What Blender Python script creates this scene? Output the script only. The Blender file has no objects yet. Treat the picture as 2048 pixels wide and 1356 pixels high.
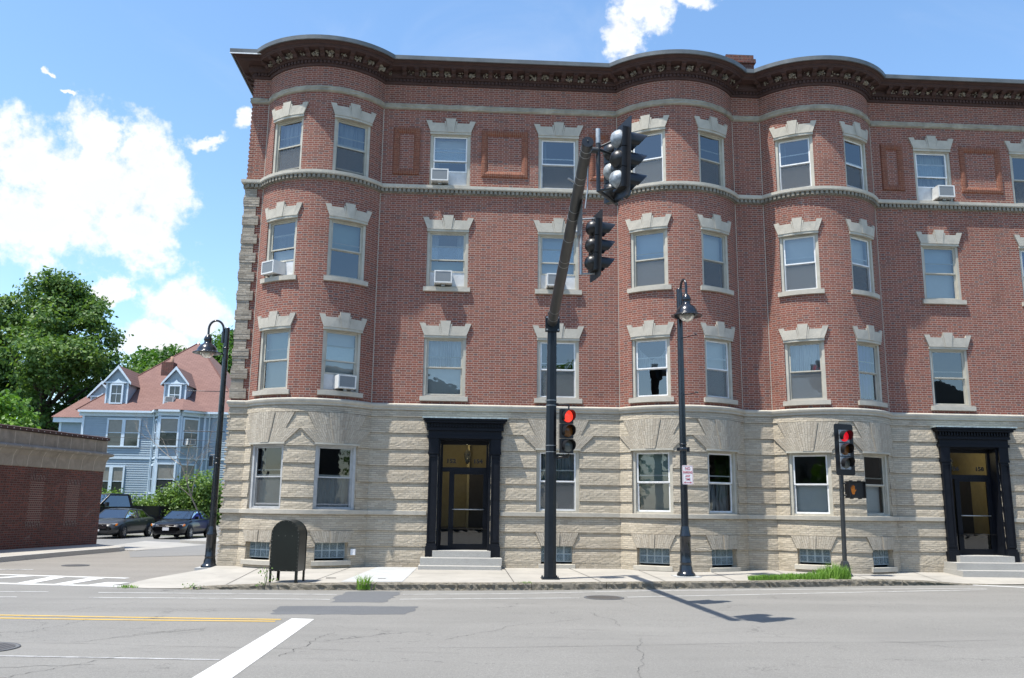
import bpy, math, random, numpy as np
from mathutils import Vector, Matrix
R = math.radians
random.seed(7)
scene = bpy.context.scene
COL = scene.collection

# ------------------------------------------------------------ camera
cam_d = bpy.data.cameras.new('camera'); cam = bpy.data.objects.new('camera', cam_d); COL.objects.link(cam)
cam_d.sensor_width = 36; cam_d.lens = 1737.0 / 2048 * 36; cam_d.clip_start = .1; cam_d.clip_end = 20000
_y, _p, _r = R(3.07), R(10.95), R(.72)
fw = Vector((math.sin(_y)*math.cos(_p), math.cos(_y)*math.cos(_p), math.sin(_p)))
rt = Vector((math.cos(_y), -math.sin(_y), 0)); up = rt.cross(fw)
rt, up = rt*math.cos(_r)+up*math.sin(_r), up*math.cos(_r)-rt*math.sin(_r)
cam.matrix_world = Matrix(((rt.x, up.x, -fw.x, 0), (rt.y, up.y, -fw.y, -24), (rt.z, up.z, -fw.z, 1.6), (0, 0, 0, 1)))
scene.camera = cam

# ------------------------------------------------------------ light
SUN = Vector((.345, .205, -1)).normalized()
sd = bpy.data.lights.new('sun', 'SUN'); sd.energy = 4.8; sd.angle = R(.55); sd.color = (1, .95, .87)
so = bpy.data.objects.new('sun', sd); COL.objects.link(so); so.rotation_euler = SUN.to_track_quat('-Z', 'Y').to_euler()
so.location = (-10, -8, 40)
scene.view_settings.view_transform = 'Standard'; scene.view_settings.look = 'None'
scene.view_settings.exposure = .68; scene.view_settings.gamma = 1

def build_world():
    w = bpy.data.worlds.new('World'); scene.world = w; w.use_nodes = True
    nt = w.node_tree; N = nt.nodes; L = nt.links; N.clear()
    out = N.new('ShaderNodeOutputWorld'); bg = N.new('ShaderNodeBackground'); L.new(bg.outputs[0], out.inputs[0])
    sky = N.new('ShaderNodeTexSky'); sky.sky_type = 'NISHITA'; sky.sun_disc = False
    sky.sun_elevation = math.asin(-SUN.z); sky.sun_rotation = math.atan2(-SUN.x, -SUN.y)
    sky.air_density = 1.0; sky.dust_density = .6; sky.ozone_density = 2.2; sky.altitude = 20
    bg.inputs['Strength'].default_value = .11
    tc = N.new('ShaderNodeTexCoord'); sep = N.new('ShaderNodeSeparateXYZ'); L.new(tc.outputs['Generated'], sep.inputs[0])
    def m(op, a, b=None, c=None, clamp=False):
        n = N.new('ShaderNodeMath'); n.operation = op; n.use_clamp = clamp
        for i, v in enumerate((a, b, c)):
            if v is None: continue
            if isinstance(v, (int, float)): n.inputs[i].default_value = v
            else: L.new(v, n.inputs[i])
        return n.outputs[0]
    az = m('ARCTAN2', sep.outputs[0], sep.outputs[1]); el = m('ARCSINE', sep.outputs[2])
    def noise(scale, det, rough, dist=0):
        n = N.new('ShaderNodeTexNoise'); n.inputs['Scale'].default_value = scale; n.inputs['Detail'].default_value = det
        n.inputs['Roughness'].default_value = rough; n.inputs['Distortion'].default_value = dist
        L.new(tc.outputs['Generated'], n.inputs['Vector']); return n.outputs['Fac']
    # cumulus seen to the left and above the roof: heading, elevation, half width, half height in degrees
    E = [(-27.5, 19.6, 4.6, 2.9), (-23.6, 18.3, 6.2, 4.3), (-26.5, 16.4, 7.5, 3.0), (-21.4, 20.3, 3.1, 2.9), (-20.3, 18.9, 3.1, 3.2),
         (-20.9, 16.3, 3.6, 2.6), (-24.6, 21.6, 1.7, 2.4), (-29.5, 20.5, 3.0, 2.2), (-17.6, 22.3, 1.5, .55), (-15.5, 24.0, .7, 1.2), (-17.2, 11.7, 3.6, 2.4), (-22.0, 12.5, 1.3, .9),
         (-20.0, 9.2, 2.6, 1.5), (10.0, 30.1, 2.0, 2.0), (12.4, 31.4, 2.6, 1.5), (15.6, 32.0, 2.6, .9), (-27.0, 24.6, .55, .3), (-25.6, 23.4, .7, .25),
         # cumulus behind the photographer, seen only in the window panes
         (168, 10, 8, 3), (-158, 11, 9, 3.5), (145, 34, 8, 4), (-125, 16, 8, 4)]
    wn_ = N.new('ShaderNodeTexNoise'); wn_.inputs['Scale'].default_value = 16; wn_.inputs['Detail'].default_value = 5; wn_.inputs['Roughness'].default_value = .6; L.new(tc.outputs['Generated'], wn_.inputs['Vector'])
    ws = N.new('ShaderNodeSeparateColor'); L.new(wn_.outputs['Color'], ws.inputs[0])
    az = m('ADD', az, m('MULTIPLY', m('SUBTRACT', ws.outputs[0], .5), R(6.0))); el = m('ADD', el, m('MULTIPLY', m('SUBTRACT', ws.outputs[1], .5), R(4.5)))
    mask = None; top = None
    for a, e, ra, re in E:
        dx = m('DIVIDE', m('SUBTRACT', az, R(a if a <= 180 else a-360)), R(ra)); dy = m('DIVIDE', m('SUBTRACT', el, R(e)), R(re))
        d = m('SUBTRACT', 1, m('SQRT', m('ADD', m('MULTIPLY', dx, dx), m('MULTIPLY', dy, dy))))
        mask = d if mask is None else m('MAXIMUM', mask, d)
    n1 = noise(9, 12, .58, .3); n2 = noise(30, 8, .6)
    v = m('ADD', mask, m('MULTIPLY', m('SUBTRACT', n1, .5), 1.6)); v = m('ADD', v, m('MULTIPLY', m('SUBTRACT', n2, .5), 1.1)); v = m('ADD', v, m('MULTIPLY', m('SUBTRACT', noise(95, 6, .6), .5), .7))
    fac = N.new('ShaderNodeMapRange'); fac.interpolation_type = 'SMOOTHSTEP'; L.new(v, fac.inputs[0]); fac.inputs[1].default_value = -.02; fac.inputs[2].default_value = .56
    fac.inputs[4].default_value = .97
    # thin high veil low in the sky
    veil = N.new('ShaderNodeMapRange'); veil.interpolation_type = 'SMOOTHSTEP'; L.new(noise(3.2, 10, .62, .8), veil.inputs[0]); veil.inputs[1].default_value = .52; veil.inputs[2].default_value = .8; veil.inputs[4].default_value = .16
    f2 = m('MAXIMUM', fac.outputs[0], veil.outputs[0], clamp=True)
    # cloud body: bright white, softly grey in the thick middle
    g = N.new('ShaderNodeMapRange'); L.new(m('ADD', m('MULTIPLY', mask, .9), m('MULTIPLY', noise(6, 5, .5), .8)), g.inputs[0])
    g.inputs[1].default_value = .62; g.inputs[2].default_value = 1.15; g.inputs[3].default_value = 1; g.inputs[4].default_value = .88
    cc = N.new('ShaderNodeCombineColor')
    L.new(m('MULTIPLY', g.outputs[0], 6.5), cc.inputs[0]); L.new(m('MULTIPLY', g.outputs[0], 6.6), cc.inputs[1]); L.new(m('MULTIPLY', g.outputs[0], 6.7), cc.inputs[2])
    hs = N.new('ShaderNodeHueSaturation'); hs.inputs['Hue'].default_value = .496; hs.inputs['Saturation'].default_value = 1.08; hs.inputs['Value'].default_value = 1.56; L.new(sky.outputs[0], hs.inputs['Color'])
    mx = N.new('ShaderNodeMix'); mx.data_type = 'RGBA'; L.new(f2, mx.inputs[0]); L.new(hs.outputs[0], mx.inputs[6]); L.new(cc.outputs[0], mx.inputs[7])
    L.new(mx.outputs[2], bg.inputs['Color'])
build_world()

# ------------------------------------------------------------ node helpers
class NT:
    def __init__(s, name):
        s.m = bpy.data.materials.new(name); s.m.use_nodes = True; s.t = s.m.node_tree; s.N = s.t.nodes; s.L = s.t.links
        s.N.clear(); s.out = s.N.new('ShaderNodeOutputMaterial'); s.b = s.N.new('ShaderNodeBsdfPrincipled'); s.L.new(s.b.outputs[0], s.out.inputs[0])
    def set(s, inp, v):
        if isinstance(v, bpy.types.NodeSocket): s.L.new(v, inp)
        elif isinstance(v, (tuple, list)) and len(v) == 3 and inp.type == 'RGBA': inp.default_value = (*v, 1)
        else: inp.default_value = v
    def math(s, op, a, b=None, c=None, clamp=False):
        n = s.N.new('ShaderNodeMath'); n.operation = op; n.use_clamp = clamp
        for i, v in enumerate((a, b, c)):
            if v is not None: s.set(n.inputs[i], v)
        return n.outputs[0]
    def coord(s, kind='Object'):
        return s.N.new('ShaderNodeTexCoord').outputs[kind]
    def pos(s): return s.N.new('ShaderNodeNewGeometry').outputs['Position']
    def noise(s, scale, det=4, rough=.5, vec=None, dist=0, out='Fac', sc=None):
        n = s.N.new('ShaderNodeTexNoise'); n.inputs['Scale'].default_value = scale; n.inputs['Detail'].default_value = det
        n.inputs['Roughness'].default_value = rough; n.inputs['Distortion'].default_value = dist
        vec = vec or s.pos()
        if sc:
            mp = s.N.new('ShaderNodeMapping'); mp.inputs['Scale'].default_value = sc; s.L.new(vec, mp.inputs['Vector']); vec = mp.outputs[0]
        s.L.new(vec, n.inputs['Vector']); return n.outputs[out]
    def ramp(s, fac, stops, interp='LINEAR'):
        n = s.N.new('ShaderNodeValToRGB'); n.color_ramp.interpolation = interp; e = n.color_ramp.elements
        while len(e) < len(stops): e.new(.5)
        for i, (p, c) in enumerate(stops): e[i].position = p; e[i].color = (*c, 1) if not isinstance(c, (int, float)) else (c, c, c, 1)
        s.L.new(fac, n.inputs[0]); return n.outputs[0]
    def mix(s, fac, a, b, mode='MIX'):
        n = s.N.new('ShaderNodeMix'); n.data_type = 'RGBA'; n.blend_type = mode
        s.set(n.inputs[0], fac); s.set(n.inputs[6], a); s.set(n.inputs[7], b); return n.outputs[2]
    def rng(s, v, a, b, c=0, d=1, smooth=False):
        n = s.N.new('ShaderNodeMapRange'); 
        if smooth: n.interpolation_type = 'SMOOTHSTEP'
        s.set(n.inputs[0], v)
        for i, q in enumerate((a, b, c, d)): n.inputs[i+1].default_value = q
        return n.outputs[0]
    def bump(s, h, strength=.5, dist=.01, normal=None):
        n = s.N.new('ShaderNodeBump'); n.inputs['Strength'].default_value = strength; n.inputs['Distance'].default_value = dist
        s.L.new(h, n.inputs['Height'])
        if normal: s.L.new(normal, n.inputs['Normal'])
        s.L.new(n.outputs[0], s.b.inputs['Normal']); return n.outputs[0]
    def col(s, c, rough=.7, metal=0, spec=None):
        s.set(s.b.inputs['Base Color'], c); s.set(s.b.inputs['Roughness'], rough); s.b.inputs['Metallic'].default_value = metal
        if spec is not None: s.b.inputs['Specular IOR Level'].default_value = spec
        return s.m

def plain(name, c, rough=.6, metal=0, var=.12, scale=6, bump=0, spec=None, coat=0, dirt=0):
    t = NT(name); n = t.noise(scale, 6, .6, dist=.4)
    col = t.mix(t.rng(n, .3, .7), tuple(x*(1-var) for x in c), tuple(min(1, x*(1+var)) for x in c))
    if dirt:
        d = t.noise(2.2, 8, .65, sc=(1, 1, .35)); col = t.mix(t.rng(d, .5, .78, 0, dirt, True), col, (.09, .08, .065))
    t.col(col, t.rng(n, .2, .8, rough*.85, min(1, rough*1.12)), metal, spec)
    if bump: t.bump(t.noise(scale*9, 6, .6), .6, bump)
    if coat: t.b.inputs['Coat Weight'].default_value = coat; t.b.inputs['Coat Roughness'].default_value = .04
    return t.m

def bond_mat(name, long, short, mortar, SL=.205, HL=.098, H=.0665, mw=.0055, rough=.85, flemish=True, swap=False, bumpd=.006, stain=.35, rock=0, fan=False):
    """Flemish or running bond brickwork laid out from the UV map (metres)."""
    t = NT(name); uv = t.N.new('ShaderNodeUVMap').outputs[0]; sp = t.N.new('ShaderNodeSeparateXYZ'); t.L.new(uv, sp.inputs[0])
    u, v = (sp.outputs[1], sp.outputs[0]) if swap else (sp.outputs[0], sp.outputs[1])
    P = SL+HL if flemish else SL
    vv = t.math('DIVIDE', v, H); row = t.math('FLOOR', vv); fv = t.math('FRACT', vv)
    odd = t.math('MODULO', t.math('ABSOLUTE', row), 2)
    shift = t.math('MULTIPLY', odd, .5)
    jit = t.N.new('ShaderNodeTexWhiteNoise'); jit.noise_dimensions = '1D'; t.L.new(row, jit.inputs['W'])
    uu = t.math('ADD', t.math('ADD', t.math('DIVIDE', u, P), shift), t.math('MULTIPLY', jit.outputs['Value'], .03 if flemish else .25))
    cell = t.math('FLOOR', uu); f = t.math('FRACT', uu)
    k = SL/P if flemish else 2.0
    isH = t.math('GREATER_THAN', f, k)
    e1 = t.math('MINIMUM', f, t.math('SUBTRACT', 1, f)); e1 = t.math('MINIMUM', e1, t.math('ABSOLUTE', t.math('SUBTRACT', f, k)))
    e1 = t.math('MULTIPLY', e1, P); e2 = t.math('MULTIPLY', t.math('MINIMUM', fv, t.math('SUBTRACT', 1, fv)), H)
    d = t.math('MINIMUM', e1, e2)
    brick = t.rng(d, mw*.75, mw*1.25)
    wn = t.N.new('ShaderNodeTexWhiteNoise'); wn.noise_dimensions = '3D'
    cb = t.N.new('ShaderNodeCombineXYZ'); t.L.new(cell, cb.inputs[0]); t.L.new(row, cb.inputs[1]); t.L.new(isH, cb.inputs[2]); t.L.new(cb.outputs[0], wn.inputs['Vector'])
    r = wn.outputs['Value']
    cl = t.ramp(r, long); cs = t.ramp(r, short)
    c = t.mix(isH, cl, cs)
    fine = t.noise(60, 4, .6); c = t.mix(t.rng(fine, .3, .7, 0, .25), c, t.mix(1, c, (.55, .5, .5), 'MULTIPLY'))
    c = t.mix(brick, mortar, c)
    big = t.noise(.55, 7, .6, dist=.6); c = t.mix(t.rng(big, .48, .72, 0, stain, True), c, t.mix(1, c, (.66, .62, .6), 'MULTIPLY'))
    streak = t.noise(1.0, 6, .6, sc=(2.6, 2.6, .22)); c = t.mix(t.rng(streak, .55, .75, 0, stain*.8, True), c, t.mix(1, c, (.62, .6, .6), 'MULTIPLY'))
    pale = t.noise(.9, 5, .6, dist=1); c = t.mix(t.rng(pale, .62, .75, 0, stain*.35, True), c, (.5, .45, .4))
    t.col(c, rough)
    h = t.math('ADD', t.math('MULTIPLY', brick, .6), t.math('MULTIPLY', fine, .3))
    if rock:
        rk = t.noise(14, 6, .6, sc=(1, 1, 1.5)); h = t.math('ADD', h, t.math('MULTIPLY', rk, rock)); h = t.math('ADD', h, t.math('MULTIPLY', r, rock*.25))
    t.bump(h, 1, bumpd)
    return t.m

M = {}
M['brick'] = bond_mat('red_brick', [(0, (.165, .057, .041)), (.3, (.215, .069, .046)), (.65, (.255, .082, .052)), (.85, (.23, .086, .054)), (1, (.165, .066, .050))],
                      [(0, (.125, .073, .068)), (.25, (.165, .073, .058)), (.6, (.21, .071, .050)), (1, (.25, .084, .054))], (.41, .315, .26), mw=.0052, H=.0625, SL=.204, HL=.104, stain=.42)
M['buff'] = bond_mat('buff_brick', [(0, (.40, .352, .265)), (.5, (.46, .405, .31)), (1, (.515, .455, .35))], [(0, (.39, .34, .255)), (1, (.47, .415, .32))],
                     (.33, .29, .235), SL=.205, HL=.1, H=.0555, mw=.0048, flemish=False, stain=.42, rock=.55, bumpd=.012)
M['buff_fan'] = bond_mat('buff_brick_fan', [(0, (.37, .325, .255)), (.5, (.43, .385, .305)), (1, (.48, .43, .345))], [(0, (.3, .25, .2)), (1, (.4, .35, .28))],
                     (.335, .295, .235), SL=.26, HL=.1, H=.072, mw=.0062, flemish=False, stain=.3, rock=1.0, bumpd=.012)
M['quoin'] = bond_mat('grey_buff_brick', [(0, (.25, .22, .175)), (.5, (.34, .305, .245)), (1, (.42, .38, .31))], [(0, (.25, .22, .175)), (1, (.36, .32, .26))],
                     (.27, .235, .19), SL=.205, HL=.1, H=.0665, mw=.004, flemish=False, stain=.4, rock=.8, bumpd=.01)
M['terra'] = bond_mat('moulded_terracotta_brick', [(0, (.165, .054, .030)), (1, (.23, .076, .040))], [(0, (.16, .05, .028)), (1, (.22, .07, .038))], (.30, .18, .125), SL=.2, HL=.1, H=.062, mw=.004, flemish=False, swap=False, stain=.2)
M['terra2'] = bond_mat('moulded_terracotta_soldier', [(0, (.165, .054, .030)), (1, (.23, .076, .040))], [(0, (.16, .05, .028)), (1, (.22, .07, .038))], (.30, .18, .125), SL=.2, HL=.1, H=.062, mw=.004, flemish=False, swap=True, stain=.2)
M['darkbrick'] = bond_mat('old_dark_brick', [(0, (.075, .022, .016)), (.5, (.12, .032, .022)), (.85, (.16, .045, .03)), (1, (.07, .03, .028))], [(0, (.06, .025, .022)), (1, (.1, .03, .025))],
                     (.16, .12, .10), SL=.21, HL=.1, H=.075, mw=.006, stain=.5)

def stone(name, c, var=.14, rough=.85, dirt=.4, bump=.006, joints=None):
    t = NT(name); n = t.noise(3, 8, .65, dist=.5); f = t.noise(45, 5, .6)
    col = t.mix(t.rng(n, .3, .72), tuple(x*(1-var) for x in c), tuple(x*(1+var) for x in c))
    st = t.noise(1.4, 8, .65, sc=(1.6, 1.6, .5)); col = t.mix(t.rng(st, .5, .8, 0, dirt, True), col, tuple(x*.42 for x in c))
    col = t.mix(t.rng(f, .35, .7, 0, .2), col, tuple(x*.6 for x in c))
    t.col(col, rough); t.bump(t.math('ADD', f, t.math('MULTIPLY', n, 1.4)), .7, bump); return t.m
M['lime'] = stone('limestone', (.45, .42, .355), dirt=.25)
M['limedark'] = stone('weathered_limestone', (.33, .30, .235), var=.3, dirt=.6, bump=.02)
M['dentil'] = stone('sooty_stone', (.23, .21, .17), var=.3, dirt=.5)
M['granite'] = None
def granite(name, c, s=1.0, rockb=.0, green=0):
    t = NT(name); n = t.noise(140*s, 3, .7); m_ = t.noise(38*s, 5, .7); b = t.noise(2, 5, .6)
    col = t.ramp(n, [(.3, tuple(x*.55 for x in c)), (.5, c), (.7, tuple(min(1, x*1.35) for x in c))])
    col = t.mix(t.rng(m_, .4, .65, 0, .45), col, tuple(x*.7 for x in c)); col = t.mix(t.rng(b, .5, .8, 0, .35, True), col, tuple(x*.6 for x in c))
    if green: g = t.noise(5, 5, .6); col = t.mix(t.rng(g, .5, .7, 0, green, True), col, (.16, .13, .04))
    t.col(col, .8); t.bump(t.math('ADD', n, t.math('MULTIPLY', t.noise(14, 6, .6), 3 if rockb else .5)), .8, .004+rockb); return t.m
M['granite'] = granite('grey_granite', (.40, .39, .36))
M['kerb'] = granite('rough_kerb_granite', (.275, .245, .19), rockb=.03, green=.3)
M['browncornice'] = stone('brownstone_metal_cornice', (.058, .029, .025), var=.25, dirt=.4, bump=.004)
M['carving'] = stone('carved_weathered_ornament', (.25, .215, .17), var=.5, dirt=.75, bump=.01)
M['flashing'] = plain('grey_metal_flashing', (.12, .13, .135), .5, .1, scale=2, var=.25)
M['whitemetal'] = plain('white_metal', (.75, .76, .76), .4, .1)
M['beige'] = plain('beige_painted_wood', (.43, .41, .345), .55, dirt=.25, scale=4, bump=.0015)
M['grayframe'] = plain('grey_painted_frame', (.40, .41, .41), .5, dirt=.2)
M['white'] = plain('white_vinyl_sash', (.72, .73, .73), .4, dirt=.1)
M['navy'] = plain('dark_navy_paint', (.005, .0065, .0105), .5, var=.25, bump=.0015, spec=.22)
M['polepaint'] = plain('dark_blue_green_pole_paint', (.010, .014, .019), .36, var=.2, scale=3, spec=.35, bump=.0008)
M['armpaint'] = plain('dark_grey_weathered_arm_paint', (.030, .032, .033), .42, var=.3, scale=4, bump=.0008)
M['lamppaint'] = plain('glossy_black_lamp_paint', (.011, .015, .021), .22, var=.2, coat=.3)
M['steel'] = plain('galvanised_steel', (.36, .37, .37), .42, .6, scale=12)
M['signalblack'] = plain('signal_black_plastic', (.012, .012, .013), .38)
M['signalsilver'] = plain('peeling_silver_signal_paint', (.30, .33, .35), .5, .2, var=.6, scale=9)
M['mailgreen'] = plain('dark_olive_mailbox_paint', (.012, .0145, .012), .34, var=.15, scale=2, spec=.35)
M['rivet'] = plain('worn_rivet_metal', (.16, .16, .15), .4, .5)
M['ac'] = plain('white_ac_casing', (.60, .60, .58), .45, dirt=.2)
M['acgrill'] = None
M['sill_dark'] = plain('dark_void', (.01, .01, .011), .9)
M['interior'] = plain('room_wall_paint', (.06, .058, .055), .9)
M['lobby'] = plain('ochre_lobby_paint', (.42, .37, .22), .8)
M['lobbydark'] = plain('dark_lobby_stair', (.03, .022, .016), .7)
M['plywood'] = plain('white_panel_board', (.55, .56, .56), .6)
M['textblack'] = plain('black_number_decal', (.006, .006, .006), .5)
M['signwhite'] = plain('white_sign_sheet', (.74, .74, .74), .4, var=.04)
M['signred'] = plain('red_sign_ink', (.42, .03, .06), .5)
M['roofgravel'] = plain('roof_membrane', (.09, .09, .09), .9)
M['lead'] = plain('weathered_lead_cap', (.33, .40, .41), .5, .2, var=.5, scale=9)
M['utility'] = plain('white_utility_box', (.7, .72, .74), .4)
M['blueplastic'] = plain('blue_plastic', (.03, .05, .35), .4)
def grill():
    t = NT('ac_grille'); sp = t.N.new('ShaderNodeSeparateXYZ'); t.L.new(t.coord('Object'), sp.inputs[0])
    w = t.math('FRACT', t.math('MULTIPLY', sp.outputs[2], 38)); t.col(t.mix(t.rng(w, .35, .65), (.09, .10, .11), (.26, .28, .29)), .5); return t.m
M['acgrill'] = grill()

def glass(name, refl=.34, tint=(.62, .66, .66), screen=0):
    t = NT(name); N, L = t.N, t.L
    tr = N.new('ShaderNodeBsdfTransparent'); tr.inputs[0].default_value = (*tint, 1)
    gl = N.new('ShaderNodeBsdfGlossy'); gl.inputs['Roughness'].default_value = .015
    wob = N.new('ShaderNodeBump'); wob.inputs['Strength'].default_value = .10; wob.inputs['Distance'].default_value = .02; L.new(t.noise(2.4, 2, .4), wob.inputs['Height']); L.new(wob.outputs[0], gl.inputs['Normal'])
    fr = N.new('ShaderNodeFresnel'); fr.inputs[0].default_value = 1.5
    mx = N.new('ShaderNodeMixShader'); L.new(t.math('ADD', fr.outputs[0], refl, clamp=True), mx.inputs[0]); L.new(tr.outputs[0], mx.inputs[1]); L.new(gl.outputs[0], mx.inputs[2])
    last = mx
    if screen:
        df = N.new('ShaderNodeBsdfDiffuse'); df.inputs[0].default_value = (.20, .21, .215, 1)
        m2 = N.new('ShaderNodeMixShader'); m2.inputs[0].default_value = screen; L.new(mx.outputs[0], m2.inputs[1]); L.new(df.outputs[0], m2.inputs[2]); last = m2
    L.new(last.outputs[0], t.out.inputs[0]); return t.m
M['glass'] = glass('window_glass', .15, tint=(.80, .84, .83))
M['screen'] = glass('glass_behind_insect_screen', .10, tint=(.85, .88, .88), screen=.34)
M['glass_low'] = glass('ground_floor_window_glass', .05, tint=(.86, .89, .88))
M['doorglass'] = glass('door_glass', .09, tint=(.75, .75, .7))
M['carglass'] = glass('car_glass', .26, tint=(.16, .19, .19))
def fabric(name, c, fold=0, trans=.25):
    t = NT(name); sp = t.N.new('ShaderNodeSeparateXYZ'); t.L.new(t.pos(), sp.inputs[0])
    col = t.mix(t.rng(t.noise(8, 4, .5), .3, .7, 0, .2), c, tuple(x*.8 for x in c))
    if fold:
        w = t.math('SINE', t.math('ADD', t.math('MULTIPLY', sp.outputs[0], fold), t.math('MULTIPLY', t.noise(1.5, 2, .5), 9)))
        t.bump(w, 1, .03); col = t.mix(t.rng(w, -1, 1, 0, .3), col, tuple(x*.65 for x in c))
    return t.col(col, .9)
M['blind_beige'] = fabric('beige_roller_blind', (.50, .49, .44))
M['blind_white'] = fabric('white_blind', (.66, .68, .68))
M['blind_green'] = fabric('grey_green_blind', (.30, .39, .37))
M['blind_blue'] = fabric('pale_blue_blind', (.42, .52, .60))
M['curtain_white'] = fabric('white_curtain', (.62, .64, .66), 60)
M['curtain_blue'] = fabric('blue_curtain', (.12, .13, .42), 60)
M['curtain_grey'] = fabric('grey_curtain', (.30, .33, .36), 50)
M['lace'] = fabric('lace_curtain', (.42, .48, .47), 22)

def lens(name, c, em=0, col=None):
    t = NT(name); t.col(c, .25)
    if em:
        v = t.N.new('ShaderNodeTexVoronoi'); v.inputs['Scale'].default_value = 55; t.L.new(t.pos(), v.inputs['Vector'])
        t.set(t.b.inputs['Emission Color'], t.mix(t.rng(v.outputs['Distance'], .2, .75), col, tuple(x*.55 for x in col))); t.b.inputs['Emission Strength'].default_value = em
    return t.m
M['red_on'] = lens('lit_red_lens', (.5, .02, .015), 1.0, (1.0, .055, .03))
M['red_dim'] = lens('lit_red_lens_dim', (.4, .01, .01), .55, (.9, .01, .03))
M['amber_off'] = lens('unlit_amber_lens', (.16, .06, .012))
M['green_off'] = lens('unlit_dark_green_lens', (.10, .11, .10))
M['hand_on'] = lens('lit_orange_hand_symbol', (.2, .07, .01), .16, (.95, .30, .03))
M['bulbglass'] = None
t = NT('clear_lamp_bowl'); t.col((.62, .62, .56), .12); t.b.inputs['Transmission Weight'].default_value = .6; M['bulbglass'] = t.m

# ground materials
def asphalt(name, c, cracks=.9, warm=0):
    t = NT(name); p = t.pos(); f = t.noise(62, 5, .85); g = t.noise(20, 5, .75); b = t.noise(.35, 7, .6, dist=.8); w_ = t.noise(.8, 6, .55, sc=(.12, 1.1, 1))
    col = t.ramp(f, [(.3, tuple(x*.5 for x in c)), (.5, c), (.68, tuple(x*1.6 for x in c))])
    col = t.mix(t.rng(g, .4, .65, 0, .4), col, tuple(x*.72 for x in c)); col = t.mix(t.rng(b, .35, .72, 0, .45, True), col, tuple(x*.76 for x in c))
    col = t.mix(t.rng(w_, .42, .7, 0, .4, True), col, tuple(x*1.22 for x in c))
    if cracks:
        wp = t.N.new('ShaderNodeMapping'); wp.inputs['Scale'].default_value = (.33, .5, 1); nz = t.noise(1.6, 6, .7, out='Color')
        vm = t.N.new('ShaderNodeVectorMath'); vm.operation = 'MULTIPLY_ADD'; t.L.new(nz, vm.inputs[0]); vm.inputs[1].default_value = (1.5, 1.5, 0); t.L.new(p, vm.inputs[2]); t.L.new(vm.outputs[0], wp.inputs['Vector'])
        vo = t.N.new('ShaderNodeTexVoronoi'); vo.feature = 'DISTANCE_TO_EDGE'; vo.inputs['Scale'].default_value = 1.0; t.L.new(wp.outputs[0], vo.inputs['Vector'])
        gate = t.rng(t.noise(.5, 4, .6), .5, .62, 0, 1, True)
        cr = t.math('MULTIPLY', t.rng(vo.outputs['Distance'], .0015, .006, cracks*.8, 0), gate)
        vo2 = t.N.new('ShaderNodeTexVoronoi'); vo2.feature = 'DISTANCE_TO_EDGE'; vo2.inputs['Scale'].default_value = 3.1; t.L.new(wp.outputs[0], vo2.inputs['Vector'])
        gate2 = t.rng(t.noise(.8, 3, .6, sc=(1, 1.3, 1)), .60, .66, 0, 1, True)
        cr2 = t.math('MULTIPLY', t.rng(vo2.outputs['Distance'], .003, .009, cracks*.55, 0), gate2)
        cr = t.math('MAXIMUM', cr, cr2)
        col = t.mix(cr, col, (.03, .029, .028))
    oil = t.noise(1.7, 5, .7, sc=(.5, 1.6, 1)); col = t.mix(t.rng(oil, .56, .72, 0, .32, True), col, tuple(x*.62 for x in c)); sp_ = t.noise(9, 3, .5); col = t.mix(t.rng(sp_, .70, .76, 0, .55, True), col, tuple(x*.45 for x in c))
    t.col(col, .9); t.bump(f, .7, .006); return t.m
M['road'] = asphalt('street_asphalt', (.19, .184, .168))
M['road2'] = asphalt('side_street_asphalt', (.20, .186, .163), .3)
M['patch'] = asphalt('dark_asphalt_patch', (.105, .109, .113), 0)
M['patch2'] = asphalt('lot_asphalt', (.18, .18, .175), .3)
def concrete(name, c, slab=None):
    t = NT(name); f = t.noise(110, 4, .7); b = t.noise(.9, 7, .62, dist=.6); col = t.mix(t.rng(b, .3, .72), tuple(x*.8 for x in c), tuple(x*1.08 for x in c))
    col = t.mix(t.rng(f, .4, .7, 0, .25), col, tuple(x*.7 for x in c)); s2 = t.noise(3, 6, .7); col = t.mix(t.rng(s2, .5, .72, 0, .4, True), col, tuple(x*.62 for x in c))
    t.col(col, .88); t.bump(f, .5, .004); return t.m
M['pave'] = concrete('sidewalk_concrete', (.36, .34, .30)); M['pavenew'] = concrete('newer_sidewalk_slab', (.42, .43, .425)); M['apron'] = concrete('driveway_apron', (.33, .32, .295))
def paint(name, c, worn=.45):
    t = NT(name); f = t.noise(90, 4, .75); b = t.noise(4, 6, .65); w = t.math('ADD', t.math('MULTIPLY', f, .6), t.math('MULTIPLY', b, .5))
    t.col(t.mix(t.rng(w, worn+.12, worn+.25), c, (.18, .176, .168)), .75); return t.m
M['linewhite'] = paint('white_road_paint', (.54, .54, .52), .46); M['linethin'] = paint('worn_white_road_paint', (.52, .52, .50), .42); M['faint'] = paint('faded_road_paint', (.42, .42, .41), .38)
M['lineyellow'] = paint('yellow_road_paint', (.50, .33, .07), .44)
M['crackseal'] = plain('crack', (.035, .034, .033), .9)
M['iron'] = None
def iron():
    t = NT('cast_iron_cover'); ch = t.N.new('ShaderNodeTexChecker'); ch.inputs['Scale'].default_value = 22; t.L.new(t.pos(), ch.inputs[0]); n = t.noise(12, 5, .6)
    t.col(t.mix(ch.outputs['Fac'], t.mix(n, (.07, .065, .06), (.15, .135, .12)), (.05, .048, .047)), .6, .3); t.bump(ch.outputs['Fac'], .8, .01); return t.m
M['iron'] = iron()
def grassland():
    t = NT('ground_soil'); n = t.noise(.6, 8, .6); t.col(t.mix(t.rng(n, .35, .65), (.05, .085, .02), (.10, .12, .035)), .95); t.bump(t.noise(9, 5, .6), .8, .05); return t.m
M['soil'] = grassland()
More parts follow.
